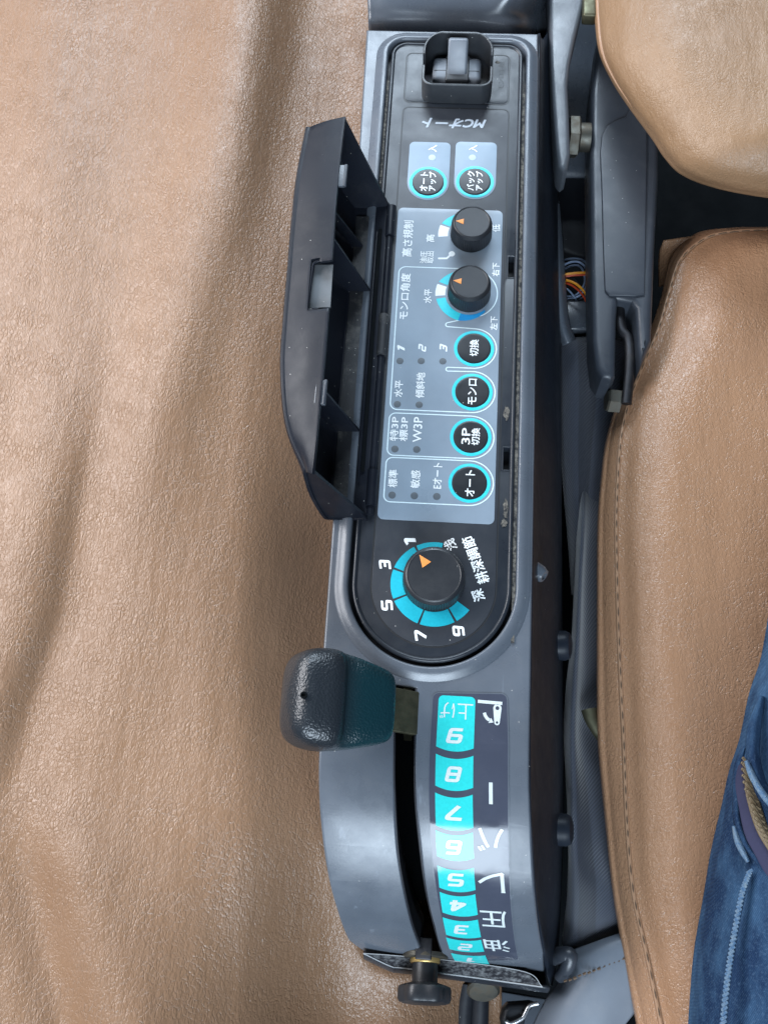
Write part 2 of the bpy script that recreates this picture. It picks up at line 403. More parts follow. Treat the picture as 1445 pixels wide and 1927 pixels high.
M = dict(
    shell=plastic('shell_grey_plastic', (.095, .110, .133), .29, .03, .12, .16, scuff=.35),
    tray=plastic('tray_black_plastic', (.016, .020, .027), .35, .03, .12, .04),
    face=plastic('face_charcoal_film', (.028, .032, .040), .40, .02, .05, .08),
    lid=plastic('lid_black_plastic', (.010, .012, .018), .38, .05, .12, .08, .2),
    dusty=plastic('dusty_black_plastic', (.02, .021, .024), .55, .14, .2, .9),
    notch=plastic('worn_grey_plastic', (.13, .14, .15), .5, .03, .1, .6),
    grey=plastic('grey_label_film', (.235, .29, .35), .34, .008, .03, .10),
    pad=plastic('pale_label_film', (.215, .285, .36), .38, .005, .03, .05, .4),
    btn=plastic('button_black_film', (.016, .018, .022), .36, .015, .05, .05),
    knob=plastic('knob_black_plastic', (.017, .019, .023), .38, .015, .12, .06),
    guard=plastic('guard_black_plastic', (.028, .031, .036), .36, .03, .12, .15),
    toggle=plastic('toggle_grey_plastic', (.16, .18, .21), .4, .02, .1, .3),
    lamp=plastic('lamp_window_dark', (.10, .115, .13), .4, 0, .02), lamp_l=plastic('lamp_window_pale', (.38, .47, .53), .4, 0, .02),
    qlabel=plastic('scale_label_film', (.055, .062, .088), .10, .01, .01, .08),
    under=plastic('cab_black_plastic', (.014, .016, .021), .42, .03, .12, .08, .35),
    cabgrey=plastic('cab_grey_plastic', (.075, .088, .108), .27, .03, .12, .15),
    bracket=plastic('bracket_grey_plastic', (.034, .040, .051), .40, .03, .12, .15),
    arm=plastic('arm_painted_steel', (.085, .095, .11), .34, .0, .6, .1, .6, 500),
    skirt=plastic('skirt_dark_plastic', (.012, .016, .024), .42, .02, .12, .0, .16),
    rubber=plastic('lever_grip_vinyl', (.02, .026, .03), .36, .0, .0, .05),
    floor=plastic('floor_black', (.003, .004, .005), .8, 0, .1, 0, .08),
    teal=paint('teal_print', (.012, .44, .56), .4), teal_q=paint('teal_scale_print', (.03, .58, .57), .11), cyan=paint('cyan_print', (.04, .66, .76), .4),
    blue=paint('blue_print', (.02, .32, .70), .4),
    white=paint('white_print', (.90, .93, .94), .45), whiteq=paint('white_scale_print', (.62, .68, .69), .16), silver=paint('silver_print', (.40, .46, .53), .4),
    line=paint('pale_line_print', (.74, .88, .92), .45), dark=paint('dark_emboss', (.012, .013, .015), .5),
    orange=paint('orange_print', (.85, .30, .07), .45),
    steel=metal('zinc_steel', (.12, .116, .10), .44, .7), black_metal=metal('black_steel', (.05, .05, .055), .35, .1), brass=metal('brass', (.7, .5, .2), .3),
    olive=metal('olive_steel', (.12, .115, .075), .4, .2), chrome=metal('chrome', (.8, .8, .82), .12),
    skin_l=leather('brown_leather_trim', (.236, .140, .083), 290, .00056, 1.3, .8, .15, .33, .18),
    skin_s=leather('brown_leather_seat', (.345, .196, .114), 330, .00048, 1.0, .8, 0, .28, .15, .10),
    skin_b=leather('tan_leather_backrest', (.27, .165, .092), 380, .00035, 1.0, 1.2, 0, .40, .08, .35),
    pipe=leather('brown_leather_side', (.34, .20, .12), 320, .0002, 1, 1, 0, .42, .1),
    thread=stitchmat('thread_grey', (.20, .16, .13)), hole=paint('thread_dark', (.12, .075, .045), .8),
    web=webbing('belt_webbing', (.010, .013, .022), (.034, .042, .062)),
    sleeve=plastic('sleeve_grey_vinyl', (.13, .15, .18), .5, .0, .25, .3),
    denim=denim('blue_denim'), zip_t=paint('purple_tape', (.02, .02, .055), .85), zip_g=paint('brass_teeth', (.16, .12, .07), .5),
    w_or=paint('wire_orange', (.75, .30, .02), .4), w_red=paint('wire_red', (.5, .06, .02), .4), w_bl=paint('wire_blue_grey', (.25, .33, .48), .35),
    dirt=paint('dry_dirt', (.36, .33, .28), .95),
)
t = NT('frayed_denim'); n_ = t.noise(420, 6, .75); r_ = t.ramp(n_.outputs[0], [(.38, (.05, .12, .23, 1)), (.66, (.19, .25, .30, 1))]); t.l(r_.outputs[0], t.b.inputs['Base Color']); t.b.inputs['Roughness'].default_value = .95
t.l(t.bump(n_.outputs[0], .8, .002), t.b.inputs['Normal']); M['denim_w'] = t.m
# fine pebble grain for the lever grip
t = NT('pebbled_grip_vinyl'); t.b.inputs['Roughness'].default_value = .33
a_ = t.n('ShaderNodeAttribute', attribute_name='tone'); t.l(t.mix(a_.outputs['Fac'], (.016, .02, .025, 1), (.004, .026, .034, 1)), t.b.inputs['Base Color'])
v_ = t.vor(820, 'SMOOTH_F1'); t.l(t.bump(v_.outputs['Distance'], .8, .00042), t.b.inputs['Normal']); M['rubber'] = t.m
t = NT('settled_dust'); n_ = t.noise(330, 8, .75); r_ = t.ramp(n_.outputs[0], [(.42, (.014, .015, .018, 1)), (.62, (.20, .18, .15, 1))])
t.l(r_.outputs[0], t.b.inputs['Base Color']); t.b.inputs['Roughness'].default_value = .9; M['dust'] = t.m
t = NT('worn_hatch_sticker'); n_ = t.noise(260, 6, .7, t.stretch(1, 1.6, 1)); r_ = t.ramp(n_.outputs[0], [(.44, (.02, .02, .024, 1)), (.68, (.17, .175, .18, 1))])
t.l(r_.outputs[0], t.b.inputs['Base Color']); t.b.inputs['Roughness'].default_value = .85; t.b.inputs['Specular IOR Level'].default_value = .1; M['hatch'] = t.m; M['sticker_w'] = paint('sticker_border', (.42, .43, .44), .8)

# ================================================================== SETTING
def structure(o): return setp(o, kind='structure')
structure(plate('cab_floor', [(-900, -700), (900, -700), (900, 1300), (-900, 1300)], -330, -320, 0, M['floor']))

# ---- leather trim panel on the left
def ss(a, b, x):
    k = max(0.0, min(1.0, (x - a) / (b - a))); return k * k * (3 - 2 * k)
def lin(y, tab):
    if y <= tab[0][0]: return tab[0][1]
    for (a, b), (c, d) in zip(tab, tab[1:]):
        if y <= c: return b + (d - b) * (y - a) / (c - a)
    return tab[-1][1]
RIDGE = [(-150, 485), (0, 468), (200, 436), (400, 392), (600, 340), (800, 285), (1000, 240), (1200, 205)]
VALLEY = [(-150, 585), (0, 565), (300, 512), (600, 450), (900, 380)]
CREASE = [(350, 310), (500, 268), (700, 216), (1000, 152), (1150, 126), (1330, 62), (1500, 24), (1650, 30), (1800, 70), (2050, 140)]
EDGE = [(-150, 700), (60, 693), (500, 665), (950, 640), (1240, 612), (1420, 600), (1500, 600), (1600, 612), (1700, 632), (1780, 660), (1900, 720)]
def ztrim(px, py):
    z = -36 - 26 * ss(440, 660, px) - 78 * ss(1480, 1930, py) * ss(250, 690, px)
    z -= 32 * ss(360, 660, px) * math.exp(-((py - 1230) / 330) ** 2)  # hollow shaped in to darken the leather like a shadow beside the lever
    z += 15 * math.exp(-((px - lin(py, RIDGE)) / 95) ** 2) * (1 - ss(650, 1150, py))
    z -= 6 * math.exp(-((px - lin(py, VALLEY)) / 55) ** 2) * (1 - ss(250, 750, py))
    c = lin(py, CREASE); k = .52 * ss(450, 1000, py) * (1 - .75 * ss(1350, 1600, py)); d = px - c
    z += k * (15 * math.exp(-((d + 95) / 72) ** 2) - (10 * math.exp(-(d / 40) ** 2) if d < 0 else 10 * math.exp(-(d / 75) ** 2)) + 4 * math.exp(-((d - 140) / 80) ** 2))
    z += 10 * ss(60, -140, px) * 0 + 6 * sin(py / 330 + px / 500) 
    z += 7 * math.exp(-((px - 90) / 90) ** 2) * (1 - ss(300, 700, py))
    z += 7 * math.exp(-((px - lin(py, [(1500, 120), (1700, 170), (2050, 260)])) / 80) ** 2) * ss(1450, 1650, py) - 6 * math.exp(-((px - lin(py, [(1500, 40), (1700, 80), (2050, 160)])) / 50) ** 2) * ss(1500, 1700, py)
    e = lin(py, EDGE); z -= 190 * ss(e + 8, e + 70, px) * (1 - ss(1720, 1830, py)); z -= 60 * ss(720, 960, px) * ss(1700, 1850, py)
    return z
bm = bmesh.new(); NU, NV = 170, 190
G = [[bm.verts.new(P(-140 + 1080 * u / NU, -140 + 2190 * v / NV, ztrim(-140 + 1080 * u / NU, -140 + 2190 * v / NV))) for u in range(NU + 1)] for v in range(NV + 1)]
for v in range(NV):
    for u in range(NU): bm.faces.new((G[v][u], G[v][u + 1], G[v + 1][u + 1], G[v + 1][u]))
bmesh.ops.recalc_face_normals(bm, faces=bm.faces)
trim = finish('leather_trim_panel', bm, M['skin_l'], None, True, 80)
sm = trim.modifiers.new('thickness', 'SOLIDIFY'); sm.thickness = .004; sm.offset = -1
setp(trim, 'wide brown leather trim panel with soft folds left of the console', 'trim panel')

# ================================================================== CONSOLE
con = thing('control_console', 'long dark grey side console with teal numbered scale and grey switch panel', 'control console', (0, 250, -120))
TX0, TX1, TTOP, TCY, TR = -56.6, 53.4, 640, 186.5, 55.0
hole = stadium_down(TX0, TX1, TTOP, TCY, TR, 48, 14)
slotL = [Q(*p) for p in ((742, 1288), (742, 1400), (742, 1480), (748, 1600), (760, 1680), (776, 1750), (794, 1800))]
slotR = [Q(*p) for p in ((783, 1294), (781, 1400), (781, 1500), (790, 1600), (801, 1680), (817, 1750), (830, 1796))]
leftE = [Q(*p) for p in ((602, 1380), (599, 1440), (600, 1510), (607, 1590), (618, 1660), (634, 1720), (655, 1776), (690, 1800))]
endE = [Q(*p) for p in ((740, 1808), (790, 1818))]
endR = [Q(*p) for p in ((835, 1828), (930, 1842), (1000, 1856), (1024, 1850))]
ytop = 652
YSPLIT = Q(742, 1288).y
shellouter = [(-76, ytop), (-72, 420), (-69.5, 133)] + [tuple(q) for q in leftE] + [tuple(q) for q in endE[:1]]
shellouter += [tuple(q) for q in slotL[::-1]] + [tuple(q) for q in slotR] + [tuple(q) for q in endR]
# right edge going back up
rightE = [Q(*p) for p in ((1022, 1800), (1012, 1740), (1004, 1650), (1000, 1560))]
shellouter += [tuple(q) for q in rightE] + [(64, 60), (64.5, 300), (63, ytop)]
shell = plate('housing_shell', [shellouter, hole], -7, -2, 1.6, M['shell'], con, True)
# raised rounded rim around the insert opening
def sweep_ring(name, path, prof, mat, parent):
    """closed ring: prof = [(outward offset, z)]"""
    bm = bmesh.new(); n = len(path); rows = []
    for i in range(n):
        p = Vector(path[i]); d = (Vector(path[(i + 1) % n]) - Vector(path[i - 1])).normalized(); nn = Vector((d.y, -d.x))
        rows.append([bm.verts.new((p.x + nn.x * o, p.y + nn.y * o, z)) for o, z in prof])
    for i in range(n):
        for k in range(len(prof) - 1):
            bm.faces.new((rows[i][k], rows[(i + 1) % n][k], rows[(i + 1) % n][k + 1], rows[i][k + 1]))
    bmesh.ops.recalc_face_normals(bm, faces=bm.faces)
    return finish(name, bm, mat, parent, True, 60)
def densify(pts, step=12):
    out = []
    for i in range(len(pts)):
        a, b = Vector(pts[i]), Vector(pts[(i + 1) % len(pts)]); k = max(1, int((b - a).length / step))
        for j in range(k): out.append(tuple(a.lerp(b, j / k)))
    return out
hole_d = densify(hole)
sweep_ring('opening_rim', hole_d, [(.05, -8), (.05, .2), (.5, 1.2), (1.5, 1.7), (3, 1.6), (5, .9), (7, -.4), (8.6, -1.5), (9.6, -1.95), (9.8, -2.4)], M['shell'], con)
# side skirts, the right one coloured darker than the shell
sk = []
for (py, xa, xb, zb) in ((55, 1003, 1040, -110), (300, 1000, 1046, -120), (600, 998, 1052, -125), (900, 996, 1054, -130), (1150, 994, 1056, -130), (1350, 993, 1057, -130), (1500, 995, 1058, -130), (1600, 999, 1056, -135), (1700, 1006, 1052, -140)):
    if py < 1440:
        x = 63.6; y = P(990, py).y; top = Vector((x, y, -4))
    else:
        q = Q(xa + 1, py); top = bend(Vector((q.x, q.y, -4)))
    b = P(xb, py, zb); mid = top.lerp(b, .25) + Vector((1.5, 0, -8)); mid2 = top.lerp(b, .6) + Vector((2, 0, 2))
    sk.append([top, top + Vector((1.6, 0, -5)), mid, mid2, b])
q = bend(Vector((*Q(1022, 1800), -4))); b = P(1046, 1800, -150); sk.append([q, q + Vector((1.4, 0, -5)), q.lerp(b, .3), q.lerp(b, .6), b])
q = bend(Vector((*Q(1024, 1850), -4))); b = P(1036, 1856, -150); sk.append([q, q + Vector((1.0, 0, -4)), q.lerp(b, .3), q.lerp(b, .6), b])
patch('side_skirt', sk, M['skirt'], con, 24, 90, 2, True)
lk = []
for i in range(12):
    y = ytop - i * (ytop - 70) / 11; lk.append([Vector((-73 + 8.6 * i / 11, y, -4.5)), Vector((-71 + 8.6 * i / 11, y, -60)), Vector((-69 + 8.6 * i / 11, y, -120))])
for q in leftE[1:]:
    v = bend(Vector((q.x + 1, q.y, -4.5))); lk.append([v, v + Vector((2, 2, -40)), v + Vector((4, 4, -90))])
patch('side_skirt', lk, M['shell'], con, 6, 60, 2, True)
plate('rear_skirt', [(-74, ytop - 3), (62, ytop - 3), (62, ytop), (-74, ytop)], -120, -7.2, 0, M['shell'], con)
# inner floor under slot and groove, coloured near-black for the shade inside the slot
plate('inner_floor', [(-66, -10), (58, -10), (58, 645), (-66, 645)], -112, -110, 0, M['floor'], con)
plate('groove_floor', stadium_down(TX0 - 2, TX1 + 2, TTOP + 2, TCY, TR + 2, 40, 15), -13, -8.5, 0, M['under'], con)
# quadrant lips either side of the slot, its shade put into their black
def lip(pts, side, name):
    rows = []
    for q in pts:
        rows.append([bend(Vector((q.x, q.y, -2.4))), bend(Vector((q.x - side * .2, q.y, -9))), bend(Vector((q.x - side * .4, q.y, -26)))])
    patch(name, rows, M['under'], con, 4, 40, 1.2, True)
lip(slotL, 1, 'slot_wall'); lip(slotR, -1, 'slot_wall')
# end sticker strip with worn hatch print
st = [Q(*p) for p in ((690, 1799), (800, 1816), (905, 1836), (990, 1850))]

# ---- black insert tray
LATCH = []
for (py0, py1, xc_) in ((484, 522, 963), (843, 884, 954)):
    p0, p1 = P(xc_ - 7.5, py1), P(xc_ + 7.5, py0); LATCH.append((p0.x, p0.y, p1.x, p1.y))
tray = plate('insert_tray', [stadium_down(TX0 + 2.6, TX1 - 2.6, TTOP - 2.6, TCY, TR - 2.6, 48, 12.5)] + [rrect(*q, .3, 3) for q in LATCH], -8, 0, .5, M['tray'], con)
# round lip on the lower end of the tray
lipath = stadium_down(TX0 + 2.8, TX1 - 2.8, TTOP - 2.8, TCY, TR - 2.8, 48, 12.4)
sweep_ring('tray_lip', densify(lipath), [(0, -3), (0, .4), (-.5, 1.0), (-1.3, 1.2), (-2.2, .9), (-2.9, .1), (-3.2, -.3)], M['tray'], con)
# switch recess plate at the top (embossed frame)
a_, b_ = P(766, 92), P(955, 195)
FX0, FX1 = -41.8, 40.4
line_sheet('recess_line', rrect(FX0, 578, FX1, 627, 5), .8, .12, M['dark'], tray)
plate('switch_base', rrect(FX0 + .9, 578.9, FX1 - .9, 626.1, 4.2), -.5, .35, .3, M['tray'], tray)
lettering('モンロ手動', P(942.5, 143.4), 27, 5.0, 90, .42, M['dark'], tray, .0)
# face film
face_out = stadium_down(FX0, FX1 + .6, 573.5, 185.5, 41.2, 48, 5)
line_sheet('recess_line', face_out, .9, .10, M['dark'], tray)
face = plate('face_panel', stadium_down(FX0 + .7, FX1 - .1, 572.8, 185.5, 40.5, 48, 4.5), -.4, .25, .15, M['face'], con)
grey = plate('switch_panel', rrect(-40.2, 229.8, 38.2, 479.3, 4), .0, .45, .12, M['grey'], con)
def S0(px, py): return P(px, py).xy
# latch slots on the right margin
for q in LATCH:
    plate('latch_frame', [rrect(q[0] - .9, q[1] - 1.0, q[2] + 1.0, q[3] + 1.0, .6, 3), rrect(*q, .3, 3)], -.3, .4, .2, M['tray'], tray)

line_sheet('dust_line', [(TX1 - 1.3, 150 + i * 30) for i in range(16)], 2.0, -.9, M['dust'], tray, False)
line_sheet('dust_line', [(TX0 + 1.3, 500 + i * 20) for i in range(6)], 1.6, -1.2, M['dust'], tray, False)
for px, py, rx, ry in ((953, 778, 2.6, 6.5), (951, 958, 2.2, 7.5), (948, 985, 2.6, 3.5), (935, 118, 2.4, 1.6), (882, 1050, 1.1, .8)):
    c = S0(px, py); pts = [(c.x + rx * cos(2 * pi * k / 18) * random.uniform(.55, 1.1), c.y + ry * sin(2 * pi * k / 18) * random.uniform(.55, 1.1)) for k in range(18)]
    sheet('dirt_patch', pts, .5, M['dust'], tray)
TXT, TXT2 = .85, .95
def S(px, py): return P(px, py).xy
def mmx(px, py, d): return abs(P(px + d / 2, py).x - P(px - d / 2, py).x)
def mmy(px, py, d): return abs(P(px, py + d / 2).y - P(px, py - d / 2).y)
def ptext(s, px, py, ln, h, parent, z=.62, mat='white', bold=.022, shear=0, rot=90):
    return lettering(s, S(px, py), mmy(px, py, ln), mmx(px, py, h), rot, z, M[mat], parent, bold, shear)
for s, px, py, ln, h in (('高さ規制', 767.1, 449.6, 67.8, 18), ('高', 809.4, 449.3, 14, 15.2), ('油圧', 796.8, 484.9, 22.5, 12.4), ('取出', 809.6, 484.9, 22, 12), ('低', 933.2, 430.4, 14, 14.5),
                         ('右下', 932.3, 508.1, 25, 13.5), ('左下', 928.7, 608.9, 25.5, 13.5), ('モンロ角度', 761.3, 558.1, 86, 17.5), ('水平', 804.6, 558.1, 26, 14.5),
                         ('水平', 749.8, 732.2, 31, 15.5), ('傾斜地', 790.7, 725.6, 47.7, 16), ('特3P', 742.1, 807.6, 45, 15.5), ('標3P', 759.8, 808.2, 45, 15.5), ('W3P', 785.7, 809, 47, 16),
                         ('標準', 739.4, 901, 33, 17), ('敏感', 781.6, 902.4, 33, 17), ('Eオート', 822.9, 895.8, 48, 16)):
    ptext(s, px, py, ln, h, grey)
for s, px in (('1', 754.4), ('2', 794.4), ('3', 834)):
    ptext(s, px, 655.3, 10.5 if s == '1' else 15, 14.5, grey, bold=.05, shear=.3)
def disc(name, cx, cy, r, z0, z1, mat, parent, bev=.15): return plate(name, circle(cx, cy, r, 36), z0, z1, bev, mat, parent)
for px, py in ((752.5, 679.9), (792.4, 679.9), (833, 680.5), (747.5, 761.3), (788.6, 762.3), (743, 845.5), (784, 846.4), (737.8, 932.1), (779.5, 933.5), (821.6, 934.8)):
    c = S(px, py); disc('indicator_lamp', c.x, c.y, 2.55, .2, .58, M['lamp'], grey, .08)
# pale outlines round the groups
def group_box(cx, cy, r, xl, rc=4.5):
    return arc(cx, cy, r, -90, 90, 20) + arc(xl + rc, cy + r - rc, rc, 90, 180, 6) + arc(xl + rc, cy - r + rc, rc, 180, 270, 6)
line_sheet('outline_print', group_box(20.4, 292.8, 16.0, -36.6), .8, .56, M['line'], grey)
line_sheet('outline_print', group_box(20.6, 258.8, 16.3, -36.8), .8, .56, M['line'], grey)
KB = (15.3, 407.0)
mono = arc(20.3, 327.5, 16.0, -90, 86, 18) + arc(2.8, 344.6, 1.6, -70, -250, 8) + arc(20.4, 362.0, 15.9, -86, 86, 18) + arc(1.2, 380.4, 1.7, -75, -255, 8)[::1] \
       + arc(KB[0], KB[1], 20.6, -60, 90, 24) + arc(-36.6 + 5, KB[1] + 20.6 - 5, 5, 90, 180, 6) + arc(-36.6 + 5, 311.5 + 5, 5, 180, 270, 6)
line_sheet('outline_print', mono, .8, .56, M['line'], grey)

# push buttons
def button(px, py, lines, r=12.0, ring=True, parent_z=.45, rz=14.3):
    c = S(px, py)
    prof = [(r, parent_z - .2), (r, parent_z + .35), (r - .4, parent_z + .5), (r - 1.5, parent_z + .55), (.05, parent_z + .58)]
    b = lathe('push_button', prof, M['btn'], con, (c.x, c.y, 0), n=48)
    plate('button_ring', [circle(c.x, c.y, rz, 48), circle(c.x, c.y, r + .02, 48)], parent_z - .15, parent_z + .18, .05, M['cyan'], b)
    for s, dx, dy, ln, h in lines:
        cc = S(px + dx, py + dy)
        bm_o = lettering(s, cc, mmy(px, py, ln), mmx(px, py, h), 90, parent_z + .66, M['white'], b, .024)
    return b
button(891.6, 656.5, [('切換', 0, -.5, 31, 16.5)])
button(888.3, 738.2, [('モンロ', 0, 0, 48, 15.5)])
button(885.3, 822.9, [('3P', -9, -1, 30, 15.5), ('切換', 9, 0, 32, 15.5)])
button(882.9, 909.5, [('オート', 1, 1, 49, 17)])
for px, py, l1, xo in ((805.3, 344.1, 'オート', -1), (893.3, 343.0, 'バック', 1)):
    c = S(px, py); w = 15.8; top = P(px, 268).y
    pd = plate('button_pad', arc(c.x + w - 4, top - 4, 4, 0, 90, 6) + arc(c.x - w + 4, top - 4, 4, 90, 180, 6) + arc(c.x, c.y, w, 180, 360, 24), .1, .45, .1, M['pad'], con)
    button(px, py, [(l1, -7.8, -1, 36, 14), ('アップ', 8, -1, 36, 13.5)])
    lx = px + (7.6 if xo < 0 else -4.5)
    cc = S(lx, 297.2); disc('indicator_lamp', cc.x, cc.y, 2.7, .3, .56, M['lamp_l'], pd, .06)
    ptext('入', lx + 1, 280.5, 13, 15.5, pd, .6)
lettering('MCオート', S(854, 232.9), mmx(854, 232.9, 119), mmy(854, 232.9, 17), 180, .4, M['silver'], face, .05, .32)

# rotary knobs
def rotary(px, py, r0, h, r1, pointer, name, n=60):
    c = S(px, py)
    prof = [(r0 * .98, .5), (r0, 1.0), (r0 * .97, h - 3.2), (r0 * .955, h - 2.6), (r1 + 1.1, h - .5), (r1 + .2, h), (r1 - .3, h - .35), (.05, h - .45)]
    def rm(a, i, k): return 1 - (.038 if (k % 2) and i in (1, 2) else 0)
    kb = lathe('rotary_knob', prof, M['knob'], con, (c.x, c.y, 0), n=n * 2, rmod=rm, angle=25)
    a, d, sz = pointer; cx, cy = c.x + d * cos(radians(a)), c.y + d * sin(radians(a))
    tri = [(cx + sz * 1.15 * cos(radians(a)), cy + sz * 1.15 * sin(radians(a)))] + [(cx + sz * cos(radians(a + q)), cy + sz * sin(radians(a + q))) for q in (132, 228)]
    plate('pointer', tri, h - .5, h - .12, .08, M['orange'], kb)
    return c
k1 = rotary(886, 443, 15.4, 17, 12.6, (178, 8.2, 3.2), 'rotary_knob')
k2 = rotary(882, 554, 15.6, 17, 12.8, (177, 8.2, 3.2), 'rotary_knob')
def wedge(c, r0, r1, a0, a1, t0=1, t1=1, n=18):
    o = [(c[0] + (r0 + (r1 - r0) * (t0 + (t1 - t0) * k / n)) * cos(radians(a0 + (a1 - a0) * k / n)), c[1] + (r0 + (r1 - r0) * (t0 + (t1 - t0) * k / n)) * sin(radians(a0 + (a1 - a0) * k / n))) for k in range(n + 1)]
    return o + arc(c[0], c[1], r0, a1, a0, n)
for c, seg in ((k1, ((186, 161, 'white', 1, 1), (157, 95, 'cyan', .95, .25))), (k2, ((186, 162, 'white', 1, 1), (157, 95, 'cyan', .95, .3), (192, 252, 'cyan', .95, .85), (252, 312, 'blue', .85, .2)))):
    for a0, a1, mt, t0, t1 in seg:
        sheet('scale_arc', wedge(c, 17.2, 24.4, a0, a1, t0, t1), .57, M[mt], grey)
# small lever pictogram
pc = [S(720 + x / 5.558, 380 + y / 5.558) for x, y in ((578, 595), (668, 595), (722, 548))]
line_sheet('pictogram', pc, 1.5, .58, M['white'], grey, False); sheet('pictogram', circle(pc[2].x, pc[2].y, 2.3, 20), .6, M['white'], grey)

# depth dial
dc = S(816, 1094)
rotary(816, 1094, 20.6, 16, 17.2, (128, 11.2, 4.6), 'depth_dial', 72)
def ang(px, py):
    p = S(px, py); return math.degrees(atan2(p.y - DC.y, p.x - DC.x)), (p - DC).length
DC = Vector((S(817, 1099).x, S(817, 1099).y))
bnd = [ang(*p)[0] % 360 for p in ((831.9, 1029.4), (784.5, 1035), (749, 1073), (750.5, 1125.3), (790.6, 1166), (851.6, 1160), (884, 1128))]
print('dial', [round(b) for b in bnd], ang(737, 1100), ang(818, 1180), ang(893.5, 1145.7), ang(828, 1024.7))
bnd[-1] = 325
for i in range(6):
    a0, a1 = bnd[i] + (1.6 if i else 0), bnd[i + 1] - (1.6 if i < 5 else 0)
    sheet('scale_arc', wedge(DC, 19.0, 28.8, a0, a1), .42, M['teal'], face)
for s, px, py, rr in (('1', 771.4, 1018.4, 105), ('3', 724.3, 1062.8, 100), ('5', 728, 1139.3, 97), ('7', 791.2, 1195, 102), ('9', 862.4, 1187.3, 98)):
    lettering(s, S(px, py), 5.2 if s == '1' else 7.2, 7.6, rr, .45, M['white'], face, .05, .15)
lettering('浅', S(847, 1025.6), 7.6, 7.8, 115, .45, M['white'], face, .025)
lettering('深', S(899.3, 1120.4), 7.6, 7.8, 112, .45, M['white'], face, .025)
lettering('耕深調節', S(894.4, 1054), 33.5, 8.2, 112, .45, M['white'], face, .025)

# ---- guarded toggle switch
gc = P(858, 152); GX0, GX1, GY0, GY1 = P(795, 190).x, P(921, 190).x, P(858, 194).y, P(858, 106).y
GH = 22
def guard_wall(front):
    ym = (GY0 + GY1) / 2; w = 2.0; r = 8
    if front: pts = [(GX0, ym - 4)] + arc(GX0 + r, GY0 + r, r, 180, 270, 8) + arc(GX1 - r, GY0 + r, r, 270, 360, 8) + [(GX1, ym - 4)]
    else: pts = [(GX1, ym + 3)] + arc(GX1 - r * 1.9, GY1 - r * 1.9, r * 1.9, 0, 80, 10) + arc(GX0 + r * 1.9, GY1 - r * 1.9, r * 1.9, 100, 180, 10) + [(GX0, ym + 3)]
    L, R_ = ribbon(pts, w, False); out = [tuple(p) for p in L] + [tuple(p) for p in R_[::-1]]
    mx = (GX0 + GX1) / 2; hw = (GX1 - GX0) / 2
    def shape(v):
        if v.z > GH * .5:
            u = (v.x - mx) / hw
            v = Vector((v.x, v.y, v.z + (1.6 * (1 - u * u) - 2.5 if front else 3.5 - 2.0 * abs(u) ** 3)))
        return v
    return plate('switch_guard', out, .2, GH, .6, M['guard'], con, fn=shape)
guard_wall(True); guard_wall(False)
ym = (GY0 + GY1) / 2
tg = rbox('toggle_switch', ((GX0 + GX1) / 2 - .5, ym + 2, 5), (38, 24, 10), 4, M['toggle'], con)
rbox('switch_seam', ((GX0 + GX1) / 2 - .5, ym - .5, 9.95), (36, .5, .4), 0, M['dark'], tg)
rbox('switch_bezel', ((GX0 + GX1) / 2, ym + 2, 6), (19, 25, 9), 1.5, M['guard'], tg)
rbox('toggle_paddle', ((GX0 + GX1) / 2 - .3, ym + 5.5, 16.5), (15.4, 8.5, 29), 2.0, M['toggle'], tg, Matrix.Rotation(radians(-38), 3, 'X'))

# ---- storage lid, standing open on the left of the panel
HX = -47.5
lidY0, lidY1 = 228.5, 481.5
def lidP(px, py, z): return P(px, py, z)
ZT = 74.0
# stations along the lid: inner rim edge (right) and outer edge (left) of the free wall, from the photo
inner = [(652, 219), (641, 310), (633, 400), (627, 490), (620, 590), (612, 690), (602, 790), (592, 893)]
outer = [(583, 238), (566, 330), (556, 420), (549, 505), (541, 600), (536, 690), (545, 800), (577, 884)]
Ei = [P(x, y, ZT) for x, y in inner]; Do = [P(x, y, ZT - 8) for x, y in outer]
Ys = [lidY1 + (lidY0 - lidY1) * i / 7 for i in range(8)]
for i, y in enumerate(Ys): Ei[i].y = y + (Ei[i].y - y) * .9; Do[i].y = y + (Do[i].y - y) * .9
lid = None
# outer skin: hinge wall + back panel + free wall as one thick shell
rows = []
for i in range(8):
    y = Ys[i]; e, d = Ei[i], Do[i]
    a = Vector((HX, y, 3.0)); c = Vector((HX - 27, y, 1.0)); m = c.lerp(d, .5) + Vector((-2.5, 0, 0))
    rows.append([a, a.lerp(c, .55) + Vector((0, 0, -2.2)), c + Vector((3, 0, -1.2)), c + Vector((-.6, 0, 3.0)), m, d + Vector((-.4, 0, -4)), d + Vector((1.6, 0, -.4)), d.lerp(e, .5) + Vector((0, 0, .6)), e])
